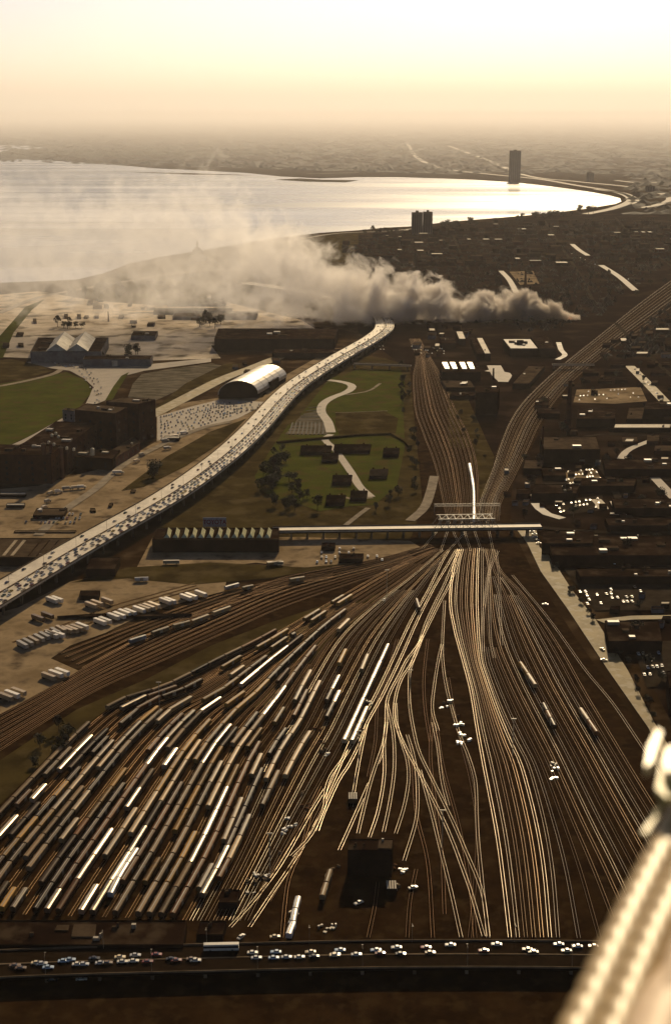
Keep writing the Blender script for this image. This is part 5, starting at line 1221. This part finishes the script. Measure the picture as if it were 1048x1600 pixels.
# far land beyond the bay: woods and suburbs too many to count
b = MB(); rnd = random.Random(5)
for k in range(6000):
    x = rnd.uniform(-60, 1110); yy = rnd.uniform(0, 1)**1.5; sh = 252+x*.03 if x < 700 else 276+(x-700)*.05
    y = 202+yy*(sh-202) if rnd.random() < .8 else rnd.uniform(272, 335)
    if y > 272 and (x < 985): continue
    p = G(x, y); s = rnd.uniform(12, 40)*(1+p.y/14000); h = rnd.uniform(6, 16)
    vs = [(p.x+s*math.cos(q*1.2566)*rnd.uniform(.6, 1.2), p.y+s*math.sin(q*1.2566)*.7, 0) for q in range(5)]+[(p.x, p.y, h)]
    b.add(vs, [(q, (q+1) % 5, 5) for q in range(5)])
o = b.build('far_woods', M['leafdark']); tag(o, 'dark mass of woods and suburbs on the far side of the bay', 'woods', None, 'stuff')
b = MB()
for k in range(3400):
    x = rnd.uniform(540, 1090); y = rnd.uniform(340, 560)
    if not (inpoly(x, y, UP) or (x > 930 and y > 470)) or nearroad(x, y, 8) : continue
    if x > 900 and abs((y-430)-(1060-x)*.78) < 34: continue
    p = G(x, y); s = rnd.uniform(3, 8); h = rnd.uniform(3, 8)
    vs = [(p.x+s*math.cos(q*1.2566)*rnd.uniform(.6, 1.2), p.y+s*math.sin(q*1.2566)*rnd.uniform(.6, 1.2), 0) for q in range(5)]+[(p.x+rnd.uniform(-1, 1), p.y, h)]
    b.add(vs, [(q, (q+1) % 5, 5) for q in range(5)])
o = b.build('garden_shrubbery', M['leafdark']); tag(o, 'dark shrubbery and sheds filling the gardens above the smoke', 'shrubbery', None, 'stuff')
# yard clutter: crates and scrap by the tracks
cl = [(412, 1375), (420, 1371), (407, 1380), (398, 1366), (430, 1330), (440, 1300), (447, 1278), (455, 1290), (618, 1355), (628, 1362), (622, 1385), (612, 1388), (720, 1148), (718, 1163), (733, 1158), (694, 1108), (704, 1096), (716, 1133), (698, 1098), (712, 1120), (495, 1140), (505, 1175), (515, 1180), (500, 1160), (560, 1140), (577, 1100), (470, 1240), (478, 1262), (525, 1355), (505, 1450), (515, 1452), (525, 1450), (390, 1392), (384, 1380), (862, 1195), (868, 1204), (866, 1215)]
for i, (x, y) in enumerate(cl):
    r = random.Random(i); b = MB()
    for k in range(r.randint(2, 5)):
        b.box((r.uniform(-2.5, 2.5), r.uniform(-2.5, 2.5), 0), (r.uniform(.8, 2.2), r.uniform(.6, 1.4), r.uniform(.4, 1.5)+k*.003), (math.cos(r.random()*3), math.sin(r.random()*3)))
    bright_ = i in range(12, 18) or r.random() < .25
    o = b.build('scrap_pile', PAINT['white'] if bright_ else M[r.choice(['rust', 'conc', 'steel'])], None, G(x, y, .46))
    zn = 'near the parked rows' if x < 450 else 'around the engine house' if y > 1270 else 'beside the bright coach string' if x < 600 else 'in the middle of the bright fan of tracks'
    tag(o, '%s pile of crates and scrap %s' % ('bright' if bright_ else 'dull', zn), 'scrap pile', 'scrap piles in the yard')
# lit cab wagon and light masts
for i, (x, y) in enumerate([(551, 1252), (611, 1392), (422, 1368), (604, 935), (560, 1200), (690, 1330), (800, 1180), (250, 1120), (640, 1100)]):
    if i < 2: 
        t = empty('hut', ['small slatted pale roofed hut between the lead tracks', 'small slatted pale hut beside the engine house'][i], 'hut', G(x, y, .4)); b = MB(); b.box((0, 0, 0), (5, 7, 3.2)); b.build('wall', M['wall'], t)
        for k in range(4):
            b = MB(); b.box((-1.8+k*1.2, 0, 3.203), (.8, 7.2, .2)); b.build('roof_slat', M['roofwhite'], t)
    else:
        t = empty('light_mast', 'thin steel floodlight mast %s' % ['', '', 'at the end of the parked rows', 'near the throat of the yard', 'among the lead tracks', 'above the merging tracks', 'inside the bright fan of tracks', 'among the long parked rows', 'left of the bright fan'][i], 'light mast', G(x, y, .4)); b = MB(); b.bar((0, 0, 0), (0, 0, 22), .22, 6); b.build('pole', M['steel'], t); b = MB(); b.box((0, 0, 22.003), (3, .6, .5)); b.build('lamp_bar', M['steel'], t)

# ---------------------------------------------------------------- foreground: cables of the viewing tower
def near3(px, py, dist):
    d = ray(px, py); d.normalize(); return Vector((0, 0, H))+d*dist
def rail3(px, py, drop=.75):
    d = ray(px, py); return Vector((0, 0, H))+d*(drop/-d.z)
gold = mat('cream_painted_steel', (.46, .32, .13), (.36, .24, .09), 60, .4, .0, 0, spec=.5)
cream0 = mat('faded_cream_steel', (.8, .62, .42), (.7, .52, .34), 40, .5, spec=.3)
gold2 = mat('olive_weathered_steel', (.75, .66, .26), (.5, .42, .14), 40, .45, 0, spec=.4)
def rope(name, lb, pts, rad, strands=3, pitch=.09, m_=gold):
    C = cr(pts, step=.006); T = []; 
    up = Vector((0, 0, 1)); b = MB(); q = 8; Ls = 0
    fr = []
    for i in range(len(C)):
        t_ = (C[min(i+1, len(C)-1)]-C[max(0, i-1)]).normalized(); a = t_.cross(up).normalized(); c = a.cross(t_); fr.append((t_, a, c))
    for s in range(strands):
        vs = []; Ls = 0
        for i in range(len(C)):
            if i: Ls += (C[i]-C[i-1]).length
            ph = 2*math.pi*(Ls/pitch+s/strands); t_, a, c = fr[i]
            ce = C[i]+(a*math.cos(ph)+c*math.sin(ph)*.5)*rad*.14
            for k in range(q):
                th = 2*math.pi*k/q; vs.append(ce+(a*math.cos(th)+c*math.sin(th)*.5)*rad*.87)
        fs = [(i*q+k, i*q+(k+1) % q, (i+1)*q+(k+1) % q, (i+1)*q+k) for i in range(len(C)-1) for k in range(q)]
        b.add(vs, fs+[tuple(range(q-1, -1, -1)), tuple(range(len(vs)-q, len(vs)))])
    o = b.build(name, m_, smooth=True); tag(o, lb, 'cable', 'cables of the viewing tower'); return o
D1 = 1.5
rope('cable', 'upper blurred golden twisted cable crossing the lower right corner', [rail3(*q) for q in [(832, 1750), (912, 1600), (966, 1482), (1008, 1392), (1060, 1290), (1150, 1130)]], .021)
rope('cable', 'middle blurred golden twisted cable below the upper one at the lower right corner', [rail3(*q, .74) for q in [(900, 1760), (969, 1600), (1008, 1505), (1050, 1410), (1170, 1170)]], .0195)
rope('cable', 'thickest pale cable filling the very corner at the lower right', [rail3(*q, .73) for q in [(985, 1760), (1052, 1600), (1088, 1520), (1220, 1280)]], .036, 2, .3, cream0)
t = empty('cable_clamp', 'blurred olive and cream clamp with a painted glint at the right edge above the cables', 'clamp', near3(1036, 1190, D1*1.08)); o = Vector(t.location)
def blob(c, r, name, m_, sx=1, ax=None):
    b = MB(); n_, k_ = 10, 6; vs = []; q = (Vector(ax).to_track_quat('Z', 'Y') if ax else Matrix.Identity(3))
    for i in range(k_+1):
        for j in range(n_):
            th = math.pi*i/k_; ph = 2*math.pi*j/n_; v = Vector((r*math.sin(th)*math.cos(ph), r*math.sin(th)*math.sin(ph), r*sx*math.cos(th))); vs.append(c+q @ v)
    b.add(vs, [(i*n_+j, i*n_+(j+1) % n_, (i+1)*n_+(j+1) % n_, (i+1)*n_+j) for i in range(k_) for j in range(n_)]); ob = b.build(name, m_, t, smooth=True)
shine = glossmat('polished_brass', (.95, .82, .5), .3, 1.0)
axd = near3(1026, 1145, D1*1.08)-near3(1004, 1195, D1*1.08)
def plate(pts, drop, name, m_, th=.008):
    P = [rail3(x, y, drop)-o for x, y in pts]; n = len(P); b = MB()
    b.prism([(p.x, p.y) for p in P], P[0].z-th, P[0].z); b.build(name, m_, t)
cream = mat('cream_glint_paint', (.9, .8, .52), (.75, .64, .38), 50, .3, spec=.5)
olive = mat('olive_paint', (.6, .52, .16), (.4, .34, .1), 50, .4, spec=.4)
plate([(1007, 1198), (1019, 1190), (1034, 1142), (1026, 1138), (1012, 1165)], .70, 'glint_plate', cream, .012)  # cream plates painted as the clamp's bright glint
plate([(1024, 1232), (1030, 1196), (1040, 1168), (1075, 1165), (1070, 1236), (1040, 1246)], .715, 'clamp_plate', olive)
plate([(1034, 1190), (1040, 1168), (1064, 1160), (1062, 1200), (1042, 1206)], .70, 'glint_plate', cream)
plate([(1002, 1300), (1010, 1302), (1056, 1228), (1060, 1205), (1046, 1226)], .735, 'strap', olive, .004)
# ---------------------------------------------------------------- smoke
SY = G(893, 500).y
X0 = G(893, 500).x            # the fire
def sx(px): return (px-524)*math.hypot(SY, H)/F*1.0
# (px, centre y px, radius px, density, drift in y)
prof = [(905, 500, 7, .03), (885, 496, 14, .06), (850, 490, 22, .07), (800, 486, 29, .055), (740, 482, 32, .04), (680, 478, 39, .032), (620, 472, 47, .026), (570, 465, 55, .016), (520, 455, 66, .0085), (460, 436, 88, .0055), (400, 416, 108, .0035), (320, 408, 118, .0022), (230, 405, 125, .0018), (120, 400, 130, .0013), (0, 400, 130, .001), (-120, 400, 130, .0)]
DIST = math.hypot(SY, H)
pt = []
for (px, py, r, dn) in prof:
    d = ray(px, py); k = SY/d.y; pt.append((d.x*k, H+d.z*k, r*DIST/F, dn))
pt.sort()
xa, xb = pt[0][0], pt[-1][0]
m = bpy.data.materials.new('smoke'); m.use_nodes = True; n = m.node_tree.nodes; l = m.node_tree.links
n.remove(n['Principled BSDF'])
def node(t, **k):
    x = n.new(t)
    for a, v in k.items(): setattr(x, a, v)
    return x
def math_(op, a, b=None, c=None, clamp=False):
    x = node('ShaderNodeMath', operation=op, use_clamp=clamp)
    for i, v in enumerate((a, b, c)):
        if v is None: continue
        if isinstance(v, (int, float)): x.inputs[i].default_value = v
        else: l.new(v, x.inputs[i])
    return x.outputs[0]
tc = node('ShaderNodeTexCoord'); sp = node('ShaderNodeSeparateXYZ'); l.new(tc.outputs['Object'], sp.inputs[0])
u = math_('MULTIPLY_ADD', sp.outputs[0], 1/(xb-xa), -xa/(xb-xa), True)
def curve(vals):
    f = node('ShaderNodeFloatCurve'); c = f.mapping.curves[0]; f.mapping.extend = 'HORIZONTAL' if hasattr(f.mapping, 'extend') else f.mapping.extend
    f.mapping.use_clip = False
    P = [((p[0]-xa)/(xb-xa), v) for p, v in zip(pt, vals)]
    while len(c.points) < len(P): c.points.new(.5, .5)
    for q, (a, b_) in zip(c.points, P): q.location = (a, b_); q.handle_type = 'AUTO_CLAMPED'
    f.mapping.update(); l.new(u, f.inputs['Value']); return f.outputs[0]
zc = math_('MULTIPLY', curve([p[1]/300 for p in pt]), 300)
rc = math_('MULTIPLY', curve([p[2]/200 for p in pt]), 200)
dc = math_('MULTIPLY', curve([p[3]/.07 for p in pt]), .07)
dz = math_('DIVIDE', math_('SUBTRACT', sp.outputs[2], zc), rc); dy = math_('DIVIDE', math_('MULTIPLY', sp.outputs[1], .8), rc)
dist = math_('SQRT', math_('ADD', math_('MULTIPLY', dz, dz), math_('MULTIPLY', dy, dy)))
n1 = node('ShaderNodeTexNoise'); n1.inputs['Scale'].default_value = .026; n1.inputs['Detail'].default_value = 7; n1.inputs['Roughness'].default_value = .62; n1.inputs['Distortion'].default_value = .6
l.new(tc.outputs['Object'], n1.inputs['Vector'])
mp = node('ShaderNodeMapping'); mp.inputs['Scale'].default_value = (.6, 1, 1.5); l.new(tc.outputs['Object'], mp.inputs[0])
n2 = node('ShaderNodeTexNoise'); n2.inputs['Scale'].default_value = .005; n2.inputs['Detail'].default_value = 4; l.new(mp.outputs[0], n2.inputs['Vector'])
e = math_('ADD', math_('SUBTRACT', .92, dist), math_('MULTIPLY', math_('SUBTRACT', n1.outputs['Fac'], .5), 3.6))
e = math_('ADD', e, math_('MULTIPLY', math_('SUBTRACT', n2.outputs['Fac'], .5), 1.9))
sm = node('ShaderNodeMapRange', interpolation_type='SMOOTHSTEP'); l.new(e, sm.inputs[0]); sm.inputs[1].default_value = .05; sm.inputs[2].default_value = .5
dens = math_('MULTIPLY', math_('MULTIPLY', sm.outputs[0], dc), 3.2)
pv = node('ShaderNodeVolumePrincipled'); l.new(dens, pv.inputs['Density']); pv.inputs['Anisotropy'].default_value = .4
cr_ = node('ShaderNodeValToRGB'); l.new(u, cr_.inputs[0])
el = cr_.color_ramp.elements; el[0].position = .5; el[0].color = (.955, .94, .93, 1); el[1].position = .97; el[1].color = (.6, .54, .47, 1)
l.new(cr_.outputs[0], pv.inputs['Color']); l.new(pv.outputs[0], n['Material Output'].inputs['Volume'])
m.cycles.volume_step_rate = .08
# the hull follows the plume, lumpy like it
b = MB(); K, Q_ = 60, 18; rnd = random.Random(3); vs = []
def interp(x, j):
    for a, c in zip(pt[:-1], pt[1:]):
        if x <= c[0]: t_ = (x-a[0])/(c[0]-a[0]); return a[j]+(c[j]-a[j])*t_
    return pt[-1][j]
for i in range(K+1):
    x = xa+(xb-xa)*i/K; z = interp(x, 1); r = interp(x, 2)*1.38+2
    for k in range(Q_):
        a = 2*math.pi*k/Q_; rr_ = r*(1+.10*math.sin(i*1.1+k*.7)+.06*rnd.uniform(-1, 1))
        vs.append((x, rr_*math.cos(a)*1.2, max(1.6, z+rr_*math.sin(a))))
b.add(vs, [(i*Q_+k, i*Q_+(k+1) % Q_, (i+1)*Q_+(k+1) % Q_, (i+1)*Q_+k) for i in range(K) for k in range(Q_)]+[tuple(range(Q_-1, -1, -1)), tuple(range(K*Q_, K*Q_+Q_))])
o = b.build('smoke', m); o.location = (0, SY, 0); tag(o, 'thick smoke plume drifting left from the fire across the exhibition grounds', 'smoke', None, 'stuff')
# the fire itself
fm, n_, l_, bs = newmat('flame'); bs.inputs['Emission Color'].default_value = (1, .22, .05, 1); bs.inputs['Emission Strength'].default_value = .9; bs.inputs['Base Color'].default_value = (.3, .05, .01, 1)
b = MB(); r = random.Random(2)
for k in range(9):
    x, y, s = r.uniform(-5, 5), r.uniform(-3, 3), r.uniform(.8, 1.6); hgt = r.uniform(3, 7); m_ = 6
    vs = []
    for i_, (f, w_) in enumerate([(0, .7), (.3, 1), (.6, .6), (.85, .25)]):
        for q in range(m_): vs.append((x+s*w_*math.cos(q*math.pi/3)+f*1.5*math.sin(k), y+s*w_*math.sin(q*math.pi/3), f*hgt))
    vs.append((x+1.8*math.sin(k), y, hgt)); b.add(vs, [(i_*m_+q, i_*m_+(q+1) % m_, (i_+1)*m_+(q+1) % m_, (i_+1)*m_+q) for i_ in range(3) for q in range(m_)]+[(3*m_+q, 3*m_+(q+1) % m_, 4*m_) for q in range(m_)]+[tuple(range(m_-1, -1, -1))])
o = b.build('fire', fm, None, G(889, 499, 1.3)); tag(o, 'small orange fire burning at the right end of the dark smoke plume', 'fire')
